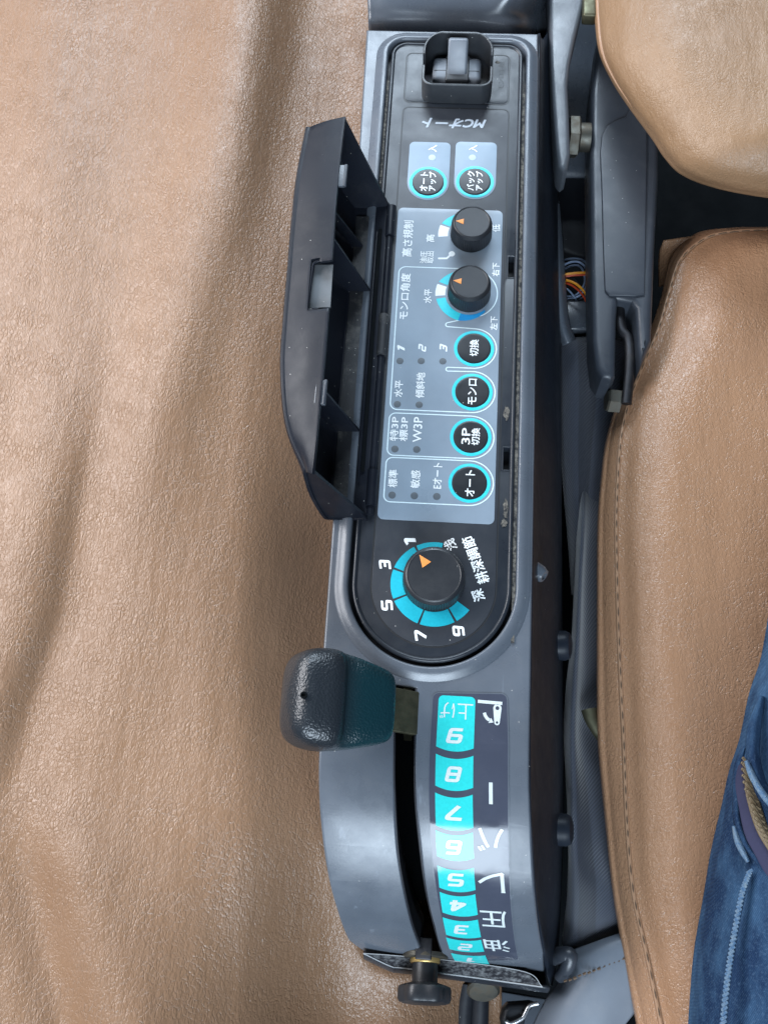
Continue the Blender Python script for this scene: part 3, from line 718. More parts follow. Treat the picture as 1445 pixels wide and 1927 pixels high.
# notch cut: free wall columns built from the same rows; finger notch handled by removing faces
def lid_shell():
    G = rows; nv, nu = 84, 56
    cols = [[catmull([r[j] for r in G], v / nv) for v in range(nv + 1)] for j in range(9)]
    bm = bmesh.new(); grid = [[bm.verts.new(catmull([c[v] for c in cols], u / nu)) for u in range(nu + 1)] for v in range(nv + 1)]
    # straighten linear walls: keep smooth corners only
    for v in range(nv):
        for u in range(nu):
            f = bm.faces.new((grid[v][u], grid[v][u + 1], grid[v + 1][u + 1], grid[v + 1][u]))
    y0n, y1n = Vector(P(600, 580, ZT)).y, Vector(P(600, 489, ZT)).y
    dele = []
    for f in bm.faces:
        c = f.calc_center_median()
        if c.z > ZT - 14 and y0n < c.y < y1n:
            # fraction across the free wall
            k = (c.y - lidY1) / (lidY0 - lidY1) * 7; i = min(6, max(0, int(k))); fr = k - i
            e = Ei[i].lerp(Ei[i + 1], fr); d = Do[i].lerp(Do[i + 1], fr)
            if (c.x - d.x) / (e.x - d.x) > .52: dele.append(f)
    bmesh.ops.delete(bm, geom=dele, context='FACES')
    o = finish('storage_lid', bm, M['lid'], con, True, 50)
    m = o.modifiers.new('thickness', 'SOLIDIFY'); m.thickness = .0021; m.offset = -1
    b = o.modifiers.new('bevel', 'BEVEL'); b.width = .0005; b.segments = 2; b.limit_method = 'ANGLE'
    return o
lid = lid_shell()
# end walls
for i, s in ((0, -1), (7, 1)):
    y = Ys[i]; prof = [catmull(rows[i], u / 24) for u in range(25)]
    a = [(p.x, p.y + s * .9, p.z) for p in prof]; b = [(p.x, p.y + s * 3.0, p.z) for p in prof]
    n = len(a)
    faces = [tuple(range(n))[::-1], tuple(range(n, 2 * n))] + [(k, (k + 1) % n, (k + 1) % n + n, k + n) for k in range(n)]
    poly3('end_wall', a + b, faces, M['lid'], lid)
# inner ribs: triangular webs
def at_k(k):
    i = min(6, int(k)); fr = k - i
    return Ei[i].lerp(Ei[i + 1], fr), Do[i].lerp(Do[i + 1], fr), Ys[i] + (Ys[i + 1] - Ys[i]) * fr
for k in (1.05, 2.1, 5.2):
    e, d, y = at_k(k); c = Vector((HX - 25, y, 1.2)); h = Vector((HX - 9, y, 1.8)); e2 = e + Vector((-3, 0, -3.5)); d2 = d + Vector((3, 0, -4))
    if k == 1.05: e2 = d2.lerp(e2, .45); h = c.lerp(h, .5)
    pts = [c, h, e2, d2]
    v = [(p.x, y - .8, p.z) for p in pts] + [(p.x, y + .8, p.z) for p in pts]
    poly3('rib', v, [(3, 2, 1, 0), (4, 5, 6, 7)] + [(j, (j + 1) % 4, (j + 1) % 4 + 4, j + 4) for j in range(4)], M['lid'], lid)
# two snap clips on the rim
for px, py in ((644, 330), (605, 738)):
    c = P(px, py, ZT + .5); rbox('clip', (c.x - 1, c.y, ZT - .4), (6.5, 17, 3), .8, M['arm'], lid); rbox('clip_bar', (c.x + 2.2, c.y - .3, ZT + .6), (2.4, 18, 2.4), .8, M['bracket'], lid)
# finger notch pocket
p0, p1 = P(582, 580, ZT - 5), P(628, 489, ZT - 5)
plate('finger_notch', [P(581, 580, ZT - 7).xy, P(622, 577, ZT - 7).xy, P(627, 497, ZT - 7).xy, P(592, 497, ZT - 7).xy], ZT - 9, ZT - 7.4, .4, M['notch'], lid)
# raised bead round the finger notch
bead = [P(x, y, ZT - 1.2) for x, y in ((622, 485), (604, 488), (592, 492), (588, 500), (583, 540), (578, 574), (582, 581), (600, 580))]
for p in bead: p.z = ZT - 3.2 + (p.x - P(580, 540, ZT).x) * .14
tube('notch_bead', bead, 1.0, M['lid'], lid, 8)
# hinge: pin, sleeves and the long slot
hinge = tube('hinge_pin', [(HX + 2.2, 470, 2.2), (HX + 2.2, 350, 2.2), (HX + 2.2, 232, 2.2)], 2.6, M['lid'], con, 14)
for y0, y1 in ((352, 385), (238, 264), (452, 478)):
    tube('hinge_sleeve', [(HX + 2.4, y1, 2.6), (HX + 2.4, (y0 + y1) / 2, 2.6), (HX + 2.4, y0, 2.6)], 3.6, M['dusty'] if y0 == 352 else M['lid'], hinge, 14)
rbox('hinge_slot', (HX - 4.8, 360, 3.1), (2.6, 195, .5), .1, M['floor'], lid)
rbox('lid_ledge', (HX - 7.2, 355, 3.2), (.9, 200, 1.6), .3, M['lid'], lid)
# dust lying in the hinge wall of the lid
plate('lid_dust_floor', [(HX - 10, 236), (HX - 24, 236), (HX - 24, 470), (HX - 10, 470)], .6, .9, .1, M['dusty'], lid)

# ---- numbered scale label on the quadrant
def qx(px, py): return Q(px, py)
LX0, LX1 = 1.2, 55.2
ly1, ly0 = Q(880, 1301).y, Q(900, 1828).y
print('label flat', Q(815, 1310), Q(955, 1310), Q(808, 1400), Q(806, 1500), Q(812, 1600), Q(825, 1700), Q(850, 1790), Q(957, 1500), Q(958, 1650), Q(966, 1750), Q(985, 1840), ly1, ly0)
TS = [Q(x, y) for x, y in ((824.6, 1330), (820, 1415), (819, 1500), (821, 1600), (832, 1720), (845, 1790))]
print('teal left', TS, 'right', [Q(x, y) for x, y in ((894, 1330), (891, 1415), (890, 1500), (892, 1640), (900, 1740), (912, 1800))])
Ll = [Q(*p) for p in ((808, 1400), (806, 1500), (811, 1600), (824, 1700), (848, 1790), (857, 1815))]
Lr = [Q(*p) for p in ((957, 1400), (957, 1500), (958, 1600), (960, 1680), (967, 1760), (976, 1810))]
tl, tr = Q(814, 1302), Q(955, 1305)
lab = arc(tr.x - 4, tr.y - 4, 4, 0, 90, 6) + arc(tl.x + 4, tl.y - 4, 4, 90, 180, 6) + [tuple(q) for q in Ll] + [tuple(q) for q in Lr[::-1]]
label = plate('scale_label', lab, -2.3, -1.6, .2, M['qlabel'], con, True)
line_sheet('label_edge', lab, .7, -1.57, M['shell'], label, True, True)
def band(ya, yb_, xl, xr, sag_t, sag_b, rc=0):
    n = 12; top = [(xr + (xl - xr) * k / n, ya - sag_t * (1 - (2 * k / n - 1) ** 2)) for k in range(n + 1)]
    bot = [(xl + (xr - xl) * k / n, yb_ - sag_b * (1 - (2 * k / n - 1) ** 2)) for k in range(n + 1)]
    return top + bot
def xl_at(y): return interp(y, [(q.y, q.x) for q in TS])
def interp(y, tab):
    tab = sorted(tab)
    if y <= tab[0][0]: return tab[0][1]
    for (a, b), (c, d) in zip(tab, tab[1:]):
        if y <= c: return b + (d - b) * (y - a) / (c - a)
    return tab[-1][1]
TR_ = [Q(x, y) for x, y in ((894, 1330), (891, 1415), (890, 1500), (892, 1640), (900, 1740), (912, 1800))]
def xr_at(y): return interp(y, [(q.y, q.x) for q in TR_])
# rows: (top px y, bottom px y) at the left edge of each teal box
boxes = [('9', 1307, 1404), ('8', 1418, 1479), ('7', 1492, 1555), ('6', 1564, 1613), ('5', 1631, 1673), ('4', 1681, 1720), ('3', 1729, 1762), ('2', 1767, 1789), ('1', 1796, 1822)]
cents = [1384, 1457.5, 1531, 1597, 1659, 1709, 1754, 1787, 1811]
for (s, a, b), cyp in zip(boxes, cents):
    ya, yb_ = Q(822, a).y, Q(822, b).y
    if s == '9': out = rrect(xl_at(ya), yb_, xr_at(ya), ya, 2.5); out = arc(xr_at(ya) - 3, ya - 3, 3, 0, 90, 5) + arc(xl_at(ya) + 3, ya - 3, 3, 90, 180, 5) + band(ya, yb_, xl_at(yb_), xr_at(yb_), 0, 2.6)[13:]
    else:
        out = band(ya, yb_, (xl_at(ya) + xl_at(yb_)) / 2, (xr_at(ya) + xr_at(yb_)) / 2, 2.6, 2.6)
    sg = sheet('scale_segment', out, -1.5, M['teal_q'], label, True)
    c = Q(858 + max(0, (cyp - 1640)) * .18, cyp)
    xm = (xl_at(c.y) + xr_at(c.y)) / 2
    lettering(s, (xm - .5, c.y), 6 if s == '1' else 10.6, 9.6, 180, -1.4, M['whiteq'], sg, .06, .2, True)
    if s == '9': lettering('上げ', Q(858.5, 1337), 21, 10.4, 180, -1.4, M['whiteq'], sg, .0, 0, True)
    if s == '1': lettering('下げ', (xm, Q(880, 1823).y), 17, 7.5, 180, -1.4, M['whiteq'], sg, .0, 0, True)
xw = [Q(923.4, 1493.6), Q(923, 1582.4), Q(924.5, 1663), Q(929, 1732.8), Q(935, 1784)]
print('white col', xw)
line_sheet('lettering', [(xw[0].x, xw[0].y - 6.6), (xw[0].x, xw[0].y + 6.6)], 2.3, -1.4, M['whiteq'], label, False, True)
for s, q in zip('バレ圧油', xw[1:]):
    lettering(s, q, 16.2, 14.6, 180, -1.4, M['whiteq'], label, .012, 0, True)
# pictogram: bar, arm and curved arrow
e1, e2 = Q(899, 1319), Q(945, 1323); line_sheet('pictogram', [e1, e2], 2.0, -1.4, M['whiteq'], label, False, True)
c1, c2 = Q(935.9, 1332), Q(935.1, 1359)
sheet('pictogram', [arc(c1.x, c1.y, 2.6, 0, 180, 12) + arc(c2.x, c2.y, 1.7, 180, 360, 10), circle(c1.x, c1.y, 1.25, 16), circle(c2.x, c2.y, .8, 12)], -1.4, M['whiteq'], label, True)
ar = [Q(790 + x / 6.423, 1280 + y / 6.423) for x, y in ((778, 388), (790, 425), (815, 460), (842, 478))]
line_sheet('pictogram', ar, 2.0, -1.4, M['whiteq'], label, False, True)
sheet('pictogram', [Q(790 + x / 6.423, 1280 + y / 6.423) for x, y in ((862, 452), (888, 508), (828, 512))], -1.39, M['whiteq'], label, True)

# worn frame sticker on the end face of the quadrant
def endpt(px, py, z): return P(px, py, z)
zE = -104
fr_o = [(684, 1793, -86), (742, 1797, -93), (860, 1808, -101), (988, 1828, -106), (1020, 1856, -112), (905, 1840, -112), (760, 1821, -104), (735, 1817, -100)]
fo = [P(*p) for p in fr_o]
bmf = bmesh.new(); vv = [bmf.verts.new(p) for p in fo]; bmf.faces.new(vv); bmesh.ops.triangulate(bmf, faces=bmf.faces[:])
endst = finish('end_sticker', bmf, M['hatch'], con, False)
tube('sticker_border', [p + Vector((0, -.3, .5)) for p in (fo[0], fo[7], fo[6], fo[5], fo[4])], .45, M['sticker_w'], endst, 6)
tube('sticker_border', [p + Vector((0, -.3, .5)) for p in (fo[0], fo[1], fo[2], fo[3], fo[4])], .3, M['sticker_w'], endst, 6)
# end skirt under the sticker
ek = []
for p in (fo[0], fo[7], fo[6], fo[5], fo[4], P(1032, 1856, -116)):
    ek.append([p + Vector((0, .2, -.6)), p + Vector((0, -2.5, -6)), p + Vector((0, -3.0, -14)), p + Vector((0, 6, -34))])
patch('end_skirt', ek, M['tray'], con, 10, 50, 2, True)

# ================================================================== HYDRAULIC LEVER
lev = thing('hydraulic_lever', 'chunky black pebbled lever knob on a flat steel bar in the console slot', 'lever', P(762, 1340, -20))
gp0, gp1 = P(727, 1333, 18), P(542, 1308, 50)
ax = (gp1 - gp0); Lg = ax.length; ax.normalize()
side = Vector((0, 1, 0)); side = (side - ax * side.dot(ax)).normalized(); up = ax.cross(side); up = up if up.z > 0 else -up
bmk = bmesh.new(); rws = []
#      t along axis, half width (along side), half height, power
prof = [(-.02, .1, .1), (0, 17, 10), (.02, 20.5, 13.5), (.10, 23.0, 15), (.25, 25.5, 15.5), (.36, 27.2, 15.2), (.46, 28.4, 14.2), (.52, 29.0, 14.6), (.57, 29.4, 18.6), (.62, 29.8, 20.6), (.70, 29.8, 21.0), (.80, 29.0, 20.0), (.88, 27.4, 18.8), (.94, 25.0, 16.8), (.985, 20.8, 13.2), (1.01, 14, 8.4), (1.025, 6, 3.6), (1.028, .1, .1)]
C_ = [Vector(p) for p in prof]; NP = 90
for i in range(NP + 1):
    t_, hw, hh = catmull(C_, i / NP); hw = max(.05, hw); hh = max(.05, hh)
    row = []
    for k in range(64):
        a = 2 * pi * k / 64; e = .54
        cu = abs(cos(a)) ** e * (1 if cos(a) >= 0 else -1); su = abs(sin(a)) ** e * (1 if sin(a) >= 0 else -1)
        cx_ = .0
        row.append(bmk.verts.new(gp0 + ax * (Lg * t_) + side * hw * cu + up * hh * su))
    rws.append(row)
for i in range(NP):
    for k in range(64): bmk.faces.new((rws[i][k], rws[i][(k + 1) % 64], rws[i + 1][(k + 1) % 64], rws[i + 1][k]))
bmk.faces.new(rws[0][::-1]); bmk.faces.new(rws[-1])
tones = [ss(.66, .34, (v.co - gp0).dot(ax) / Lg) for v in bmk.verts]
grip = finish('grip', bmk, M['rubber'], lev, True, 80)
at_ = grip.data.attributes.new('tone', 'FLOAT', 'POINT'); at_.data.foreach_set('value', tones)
pin = P(571, 1307, 66); lathe('mould_pit', [(2.0, -3), (2.0, .2), (1.2, .4), (.9, -.6)], M['floor'], grip, (pin.x, pin.y, 65.0), n=16)
b0, b1 = P(790, 1338, -6), P(720, 1338, 12)
d_ = (b1 - b0); rt = Matrix.Rotation(-atan2(d_.z, -d_.x) * -1, 3, 'Y')
rbox('lever_bar', (b0 + b1) / 2, (d_.length, 27, 5), .8, M['olive'], lev, Matrix.Rotation(atan2(d_.z, -d_.x), 3, 'Y'))
rbox('lever_stem', P(768, 1338, -58), (6, 27, 104), .8, M['olive'], lev)

# ================================================================== STOP KNOB
sb = P(800, 1800, -98); sax = Vector((.02, -.96, .16)).normalized()
stop = thing('stop_knob', 'black lobed thumb screw with brass collar at the lower end of the slot', 'knob', sb)
lathe('washer', [(15.5, -2), (15.5, .6), (14.5, 1.2), (3, 1.4)], M['steel'], stop, sb, sax, 36)
lathe('brass_collar', [(10, 1.2), (10, 3.6), (9.6, 4.2), (3, 4.4)], M['brass'], stop, sb, sax, 30)
lathe('sleeve', [(8.6, 4), (8.6, 17), (8.2, 18), (3, 18)], M['knob'], stop, sb, sax, 30)
lathe('head', [(9, 16), (13, 17.2), (16, 18.4), (16.6, 20), (16.6, 26), (15.6, 28), (13, 29), (.1, 29.4)], M['knob'], stop, sb, sax, 72, lambda a, i, k: 1 + .07 * cos(6 * a) if i > 0 else 1, 40)
rbox('stud', P(797, 1784, -88), (11, 14, 10), 1, M['black_metal'], stop)

# ================================================================== REAR CAB PANELS (top of the photo)
rear = patch('rear_cab_panel', [[(684, -140, 4), (760, -140, 6), (900, -140, 4), (1000, -140, 0), (1060, -140, -70), (1180, -140, -90)],
                                [(690, -30, -14), (760, -30, -12), (900, -30, -16), (990, -34, -14), (1060, -40, -80), (1180, -40, -100)],
                                [(693, 20, -24), (760, 22, -22), (900, 26, -26), (980, 22, -34), (1050, 10, -84), (1180, 10, -104)],
                                [(694, 58, -40), (760, 60, -40), (900, 64, -44), (990, 58, -44), (1040, 48, -90), (1180, 50, -108)],
                                [(700, 120, -108), (760, 120, -108), (900, 120, -108), (1000, 110, -96), (1050, 110, -110), (1180, 140, -118)],
                                [(700, 340, -140), (760, 340, -140), (900, 340, -140), (1000, 340, -136), (1060, 335, -138), (1180, 335, -138)]], M['cabgrey'], None, 50, 50, 3)
setp(rear, 'dark grey moulded cab panel behind the top end of the console', 'cab panel')
well = lathe('round_cover', [(60, -6), (60, 0), (57, 2.5), (52, 3), (48, 1), (20, .2), (.1, 0)], M['under'], None, P(1115, 395, -170), (0, 0, 1), 64)
setp(well, 'round black cover half hidden beside the grey seat bracket', 'cover')
gus = patch('curved_side_rail', [[(1028, 380, -120), (1040, 378, -112), (1050, 380, -120)], [(1030, 450, -120), (1044, 448, -112), (1056, 450, -122)], [(1034, 540, -122), (1050, 540, -112), (1062, 540, -124)],
                                 [(1044, 610, -126), (1056, 606, -118), (1068, 604, -128)], [(1060, 650, -132), (1070, 646, -126), (1080, 640, -134)]], M['cabgrey'], None, 12, 40, 3)
setp(gus, 'thin curved black rail running beside the console near the wires', 'rail')
blk = rbox('mounting_block', P(1085, 608, -160), (34, 30, 30), 3, M['cabgrey'], None)
setp(blk, 'dark grey mounting block below the coloured wires', 'block')
for px, py, nm in ((1064, 1215, 'just right of the depth dial'), (1066, 1562, 'right of the numbered scale')):
    c = P(px, py, -100)
    o = lathe('side_boss', [(11, -16), (11, 0), (9.5, 3), (6, 4.2), (.1, 4.6)], M['skirt'], None, c, (1, 0, .25), 30)
    setp(o, 'short round black boss on the console flank ' + nm, 'boss')
c = P(1008, 1075, -30); o = lathe('side_screw', [(7, -12), (6, 4), (4.5, 7), (2.6, 7.2), (2.4, 4), (.1, 3.8)], M['shell'], None, c, (.75, -.55, .25), 24)
setp(o, 'small tapered screw boss on the console flank by the dial', 'screw')

# ================================================================== WIRES
wh = thing('wire_harness', 'loose orange, red and blue grey wires beside the console', 'wires', P(1080, 530, -150))
for pts, m, r in ((((985, 520, -140), (1040, 519, -132), (1080, 514, -128), (1125, 512, -130)), 'w_or', 1.5), (((985, 526, -142), (1040, 523, -135), (1080, 518, -131), (1125, 516, -132)), 'w_red', 1.3),
                  (((1040, 524, -136), (1075, 530, -130), (1098, 548, -130), (1112, 575, -132), (1122, 605, -140)), 'w_or', 1.6), (((1040, 528, -138), (1072, 535, -133), (1094, 553, -133), (1108, 580, -135), (1116, 610, -142)), 'w_red', 1.4),
                  (((1048, 512, -140), (1066, 496, -136), (1088, 493, -136), (1104, 508, -138), (1106, 530, -142), (1090, 556, -148), (1064, 564, -150)), 'w_bl', 1.4),
                  (((1050, 516, -143), (1070, 502, -140), (1088, 500, -140), (1098, 514, -142), (1098, 536, -146), (1082, 556, -150), (1062, 558, -152)), 'w_bl', 1.3),
                  (((1044, 505, -150), (1062, 489, -146), (1092, 488, -146), (1111, 506, -148), (1112, 534, -152), (1094, 562, -156), (1058, 572, -158)), 'w_bl', 1.2), (((1046, 520, -152), (1076, 524, -148), (1090, 545, -150), (1070, 580, -156)), 'dark', 1.6), (((1040, 530, -150), (1068, 545, -146), (1086, 570, -150), (1092, 600, -156)), 'w_bl', 1.1)):
    tube('wire', [P(*p) for p in pts], r * .72, M[m], wh, 8)

# ================================================================== SEAT RECLINER ARM
def pz(pts, z): return [tuple(P(x, y, z).xy) for x, y in pts]
ra = thing('recliner_arm', 'tapered dark grey steel arm with a hex bolt left of the tan backrest', 'arm', P(1055, 200, -60))
arm_o = [(1033, -40), (1104, -40), (1098, 5), (1082, 70), (1072, 120), (1068, 160), (1071, 220), (1073, 290), (1068, 316), (1060, 322), (1051, 312), (1046, 270), (1040, 190), (1036, 100)]
plate('arm_plate', pz(arm_o, -40), -70, -40, 3.5, M['arm'], ra)
c = P(1072, 230, -58)
lathe('bolt', [(18, 0), (18, 7.5), (15.5, 9.0), (.1, 9.2)], M['steel'], ra, c + Vector((1, -2, -16)), (1, 0, 0), 6, angle=30)
lathe('spacer', [(12, 0), (12, 10)], M['steel'], ra, c + Vector((9, -2, -16)), (1, 0, 0), 24)
top_b = rbox('seat_hinge_tab', P(1108, 18, -40), (12, 24, 12), 2, M['olive'], None); setp(top_b, 'small olive metal tab at the edge of the backrest', 'tab')

# ================================================================== SEAT BRACKET
sbk = thing('seat_bracket', 'long dark plastic bracket cover with a raised panel between console and seat', 'bracket', P(1170, 400, -110))
zb = -70
br_o = [(1126, 60), (1160, 40), (1240, 60), (1240, 330), (1232, 470), (1226, 640), (1205, 690), (1200, 655), (1196, 580), (1188, 566), (1163, 562), (1160, 600), (1158, 706), (1150, 713), (1133, 708), (1122, 690), (1116, 640), (1113, 500), (1111, 300), (1113, 170)]
plate('bracket_body', pz(br_o, zb), zb - 40, zb, 5, M['bracket'], sbk)
pn_o = [(1186, 190), (1216, 190), (1216, 300), (1214, 440), (1212, 556), (1190, 559), (1145, 558), (1137, 548), (1134, 480), (1131, 360), (1128, 290), (1131, 258), (1140, 240), (1156, 230), (1176, 222), (1184, 208)]
plate('raised_panel', pz(pn_o, zb), zb - 3, zb + 2.2, 1.2, M['bracket'], sbk)
lv = tube('release_lever', [P(1164, 555, zb - 14), P(1166, 600, zb - 14), P(1170, 622, zb - 14), P(1182, 640, zb - 14), P(1184, 690, zb - 14), P(1178, 760, zb - 16)], 4.2, M['black_metal'], None, 10, flat=.7)
setp(lv, 'bent black steel release lever coming out of the seat bracket', 'lever')
hb = lathe('hex_bolt', [(10, 0), (10, 9), (8.6, 10.4), (.1, 10.6)], M['steel'], None, P(1164, 755, -96), (-1, 0, .1), 6, angle=30)
setp(hb, 'pale hex bolt head against the seat cushion edge', 'bolt')
pv = tube('belt_anchor', [P(1108, 1335, -122), P(1112, 1352, -122), P(1122, 1372, -122), P(1140, 1400, -122)], lambda t: 6 - 2 * t, M['olive'], None, 12)
setp(pv, 'small rounded olive metal anchor poking out under the cushion', 'anchor')

# ================================================================== SEAT
seat = thing('driver_seat', 'brown leather driver seat with stitched cushion edge and tan backrest', 'seat', P(1350, 900, -200))
seam = [(1540, 432), (1440, 433), (1370, 437), (1322, 450), (1278, 490), (1255, 560), (1237, 620), (1207, 690), (1182, 755), (1166, 830), (1160, 920), (1158, 1000), (1161, 1150), (1167, 1300), (1172, 1400), (1178, 1550), (1190, 1680), (1216, 1800), (1242, 1927), (1262, 2040)]
sil = [(1540, 428), (1440, 427), (1368, 429), (1306, 440), (1262, 484), (1243, 558), (1222, 620), (1190, 690), (1160, 758), (1139, 830), (1128, 920), (1123, 1000), (1122, 1150), (1122, 1300), (1124, 1400), (1138, 1550), (1152, 1680), (1172, 1800), (1196, 1927), (1214, 2040)]
ends = [(1640, 440), (1640, 470), (1640, 505), (1640, 545), (1640, 600), (1640, 650), (1640, 705), (1640, 760), (1640, 815), (1640, 880), (1640, 950), (1640, 1020), (1640, 1150), (1640, 1300), (1640, 1400), (1640, 1550), (1640, 1680), (1640, 1800), (1640, 1927), (1640, 2040)]
rows = []
for i, (s, e, d) in enumerate(zip(sil, seam, ends)):
    e = Vector(e); d = Vector(d); s = Vector(s); n = (d - e)
    def at(dist): return e + n.normalized() * min(dist, n.length * .98)
    f1, f2, f3, f4 = at(16), at(48), at(110), at(230)
    inset = s.lerp(e, .35)
    rows.append([(inset.x, inset.y, -200), (s.x, s.y, -124), (s.x + (e.x - s.x) * .35, s.y + (e.y - s.y) * .35, -109), (s.x + (e.x - s.x) * .82, s.y + (e.y - s.y) * .82, -100.5), (e.x, e.y, -99.5), (f1.x, f1.y, -96), (f2.x, f2.y, -86.5), (f3.x, f3.y, -79), (f4.x, f4.y, -84), (d.x, d.y, -92)])
cush = patch('cushion', rows, M['skin_s'], seat, 110, 190)
# seam roll and stitches
tube('seam_roll', [P(x + 1, y, -98.2) for x, y in seam], 1.5, M['pipe'], seat, 8, sub=10)
sp = [P(x + 1.5, y, -97.2) for x, y in seam]; bm = bmesh.new(); m_ = 420
C_ = [catmull(sp, i / m_) for i in range(m_ + 1)]
acc = 0; segs = []; on = True; start = C_[0]; dist = 0
for a, b in zip(C_, C_[1:]):
    dist += (b - a).length
    if dist > (6.5 if on else 2.2):
        if on: segs.append((start, b))
        start = b; dist = 0; on = not on
for a, b in segs:
    t_ = (b - a).normalized(); s_ = t_.cross(Vector((0, 0, 1))).normalized() * .55; u_ = Vector((0, 0, .5))
    v = [bm.verts.new(p + q) for p in (a, (a + b) / 2 + Vector((0, 0, .4)), b) for q in (-s_, u_, s_)]
    for k in (0, 3):
        for j in (0, 1): bm.faces.new((v[k + j], v[k + j + 1], v[k + j + 4], v[k + j + 3]))
o = finish('stitching', bm, M['hole'], seat); o['kind'] = 'stuff'
# backrest
bo = [(1116, -140), (1116, -40), (1119, 40), (1127, 100), (1150, 152), (1182, 202), (1226, 262), (1250, 298), (1280, 328), (1335, 351), (1420, 369), (1560, 385), (1700, 392)]
bi = [(1640, -160), (1640, -80), (1640, -30), (1640, 10), (1640, 50), (1640, 80), (1640, 110), (1640, 130), (1640, 150), (1640, 170), (1660, 180), (1680, 190), (1760, 200)]
rows = []
for (x, y), (a, b) in zip(bo, bi):
    e = Vector((x, y)); d = Vector((a, b)); n = d - e
    def at(f): return e + n.normalized() * min(f, n.length * .95)
    g1, g2, g3, g4 = at(7), at(26), at(80), at(190); ins = e + n.normalized() * 14
    rows.append([(ins.x, ins.y, -80), (e.x, e.y, -44), (g1.x, g1.y, -30), (g2.x, g2.y, -16), (g3.x, g3.y, 2), (g4.x, g4.y, 18), (d.x, d.y, 26)])
back = patch('backrest', rows, M['skin_b'], seat, 60, 110)
tube('backrest_piping', [P(x + 7, y, -30) for x, y in bo[:6]], lambda t: 1.6 * (1 - .9 * max(0, t - .6) / .4), M['pipe'], seat, 8)
# cushion back tuck (brown flap at the top left corner of the cushion)
patch('cushion_flap', [[(1248, 452, -120), (1290, 446, -112), (1330, 440, -112)], [(1240, 480, -130), (1270, 475, -120), (1300, 470, -116)], [(1240, 540, -140), (1252, 535, -130), (1268, 530, -124)]], M['skin_s'], seat, 12, 12, 2)

# ================================================================== SEAT BELTS
bl = patch('seat_belt', [[(1050, 636, -170), (1085, 636, -150), (1130, 634, -146), (1180, 640, -150)], [(1050, 650, -150), (1080, 650, -143), (1130, 648, -138), (1180, 652, -142)], [(1052, 740, -156), (1082, 738, -144), (1130, 735, -140), (1175, 735, -146)],
                         [(1054, 830, -158), (1082, 830, -146), (1120, 830, -142), (1150, 830, -150)], [(1060, 920, -160), (1084, 920, -148), (1112, 920, -146), (1140, 920, -154)], [(1068, 1010, -164), (1086, 1010, -152), (1106, 1010, -152), (1130, 1010, -160)], [(1076, 1120, -170), (1088, 1120, -160), (1102, 1120, -160), (1126, 1120, -166)]], M['web'], None, 30, 90, 1.6, uvs=(1, 1))
setp(bl, 'dark folded seat belt webbing below the bracket, upper length', 'seat belt')
b2 = patch('seat_belt', [[(1094, 850, -188), (1099, 850, -180), (1110, 850, -182), (1150, 850, -190)], [(1088, 960, -160), (1096, 960, -136), (1110, 960, -142), (1150, 960, -160)], [(1082, 1080, -146), (1091, 1080, -130), (1104, 1080, -140), (1150, 1080, -160)], [(1076, 1200, -142), (1086, 1200, -124), (1102, 1200, -138), (1150, 1200, -158)], [(1066, 1290, -138), (1080, 1290, -120), (1100, 1290, -136), (1150, 1290, -156)],
                         [(1061, 1380, -136), (1077, 1380, -118), (1096, 1400, -134), (1150, 1380, -152)], [(1066, 1480, -134), (1079, 1480, -120), (1110, 1490, -132), (1170, 1480, -146)], [(1070, 1580, -134), (1080, 1580, -124), (1120, 1580, -128), (1180, 1580, -136)], [(1068, 1680, -136), (1084, 1676, -126), (1130, 1670, -122), (1190, 1660, -126)],
                         [(1058, 1776, -146), (1080, 1764, -134), (1130, 1746, -128), (1190, 1724, -130)], [(1064, 1800, -160), (1090, 1785, -150), (1140, 1765, -146), (1200, 1745, -146)]], M['web'], None, 34, 110, 1.6, uvs=(1, 1.6))
setp(b2, 'dark seat belt webbing running down beside the stitched cushion edge', 'seat belt')
sl = thing('belt_sleeve', 'grey vinyl belt sleeve with a stitched hem below the seat belt', 'sleeve', P(1110, 1850, -140))
patch('sleeve_body', [[(1066, 1788, -150), (1100, 1782, -136), (1140, 1768, -128), (1200, 1748, -128)], [(1064, 1806, -140), (1098, 1796, -124), (1140, 1780, -118), (1205, 1758, -118)], [(1054, 1846, -140), (1092, 1838, -122), (1140, 1822, -116), (1210, 1806, -118)], [(1024, 1890, -142), (1070, 1888, -124), (1130, 1880, -118), (1215, 1870, -122)], [(996, 1950, -146), (1050, 1950, -128), (1120, 1950, -122), (1160, 1950, -126)], [(980, 2020, -150), (1040, 2020, -132), (1110, 2020, -126), (1150, 2020, -130)]], M['sleeve'], sl, 40, 50, 2.5)
tube('sleeve_bead', [P(1046, 1800, -138), P(1060, 1798, -122), P(1072, 1800, -118), P(1066, 1822, -122), P(1054, 1838, -134)], lambda t: 6.5 - 2 * t, M['bracket'], sl, 12)
bm = bmesh.new()
for i in range(13):
    a = P(1060 + i * 9, 1848 - i * 3.4 + random.uniform(-1, 1), -118 + (2 if i > 2 else -2)); b = P(1066 + i * 9, 1845 - i * 3.4 + random.uniform(-1, 1), -117 + (2 if i > 2 else -2))
    t_ = (b - a).normalized(); s_ = Vector((-t_.y, t_.x, 0)) * random.uniform(.6, 1.1); u_ = Vector((0, 0, .9))
    v = [bm.verts.new(p + q) for p in (a, b) for q in (-s_, u_, s_)]
    for j in (0, 1): bm.faces.new((v[j], v[j + 1], v[j + 4], v[j + 3]))
o = finish('stitching', bm, M['hole'], sl); o['kind'] = 'stuff'

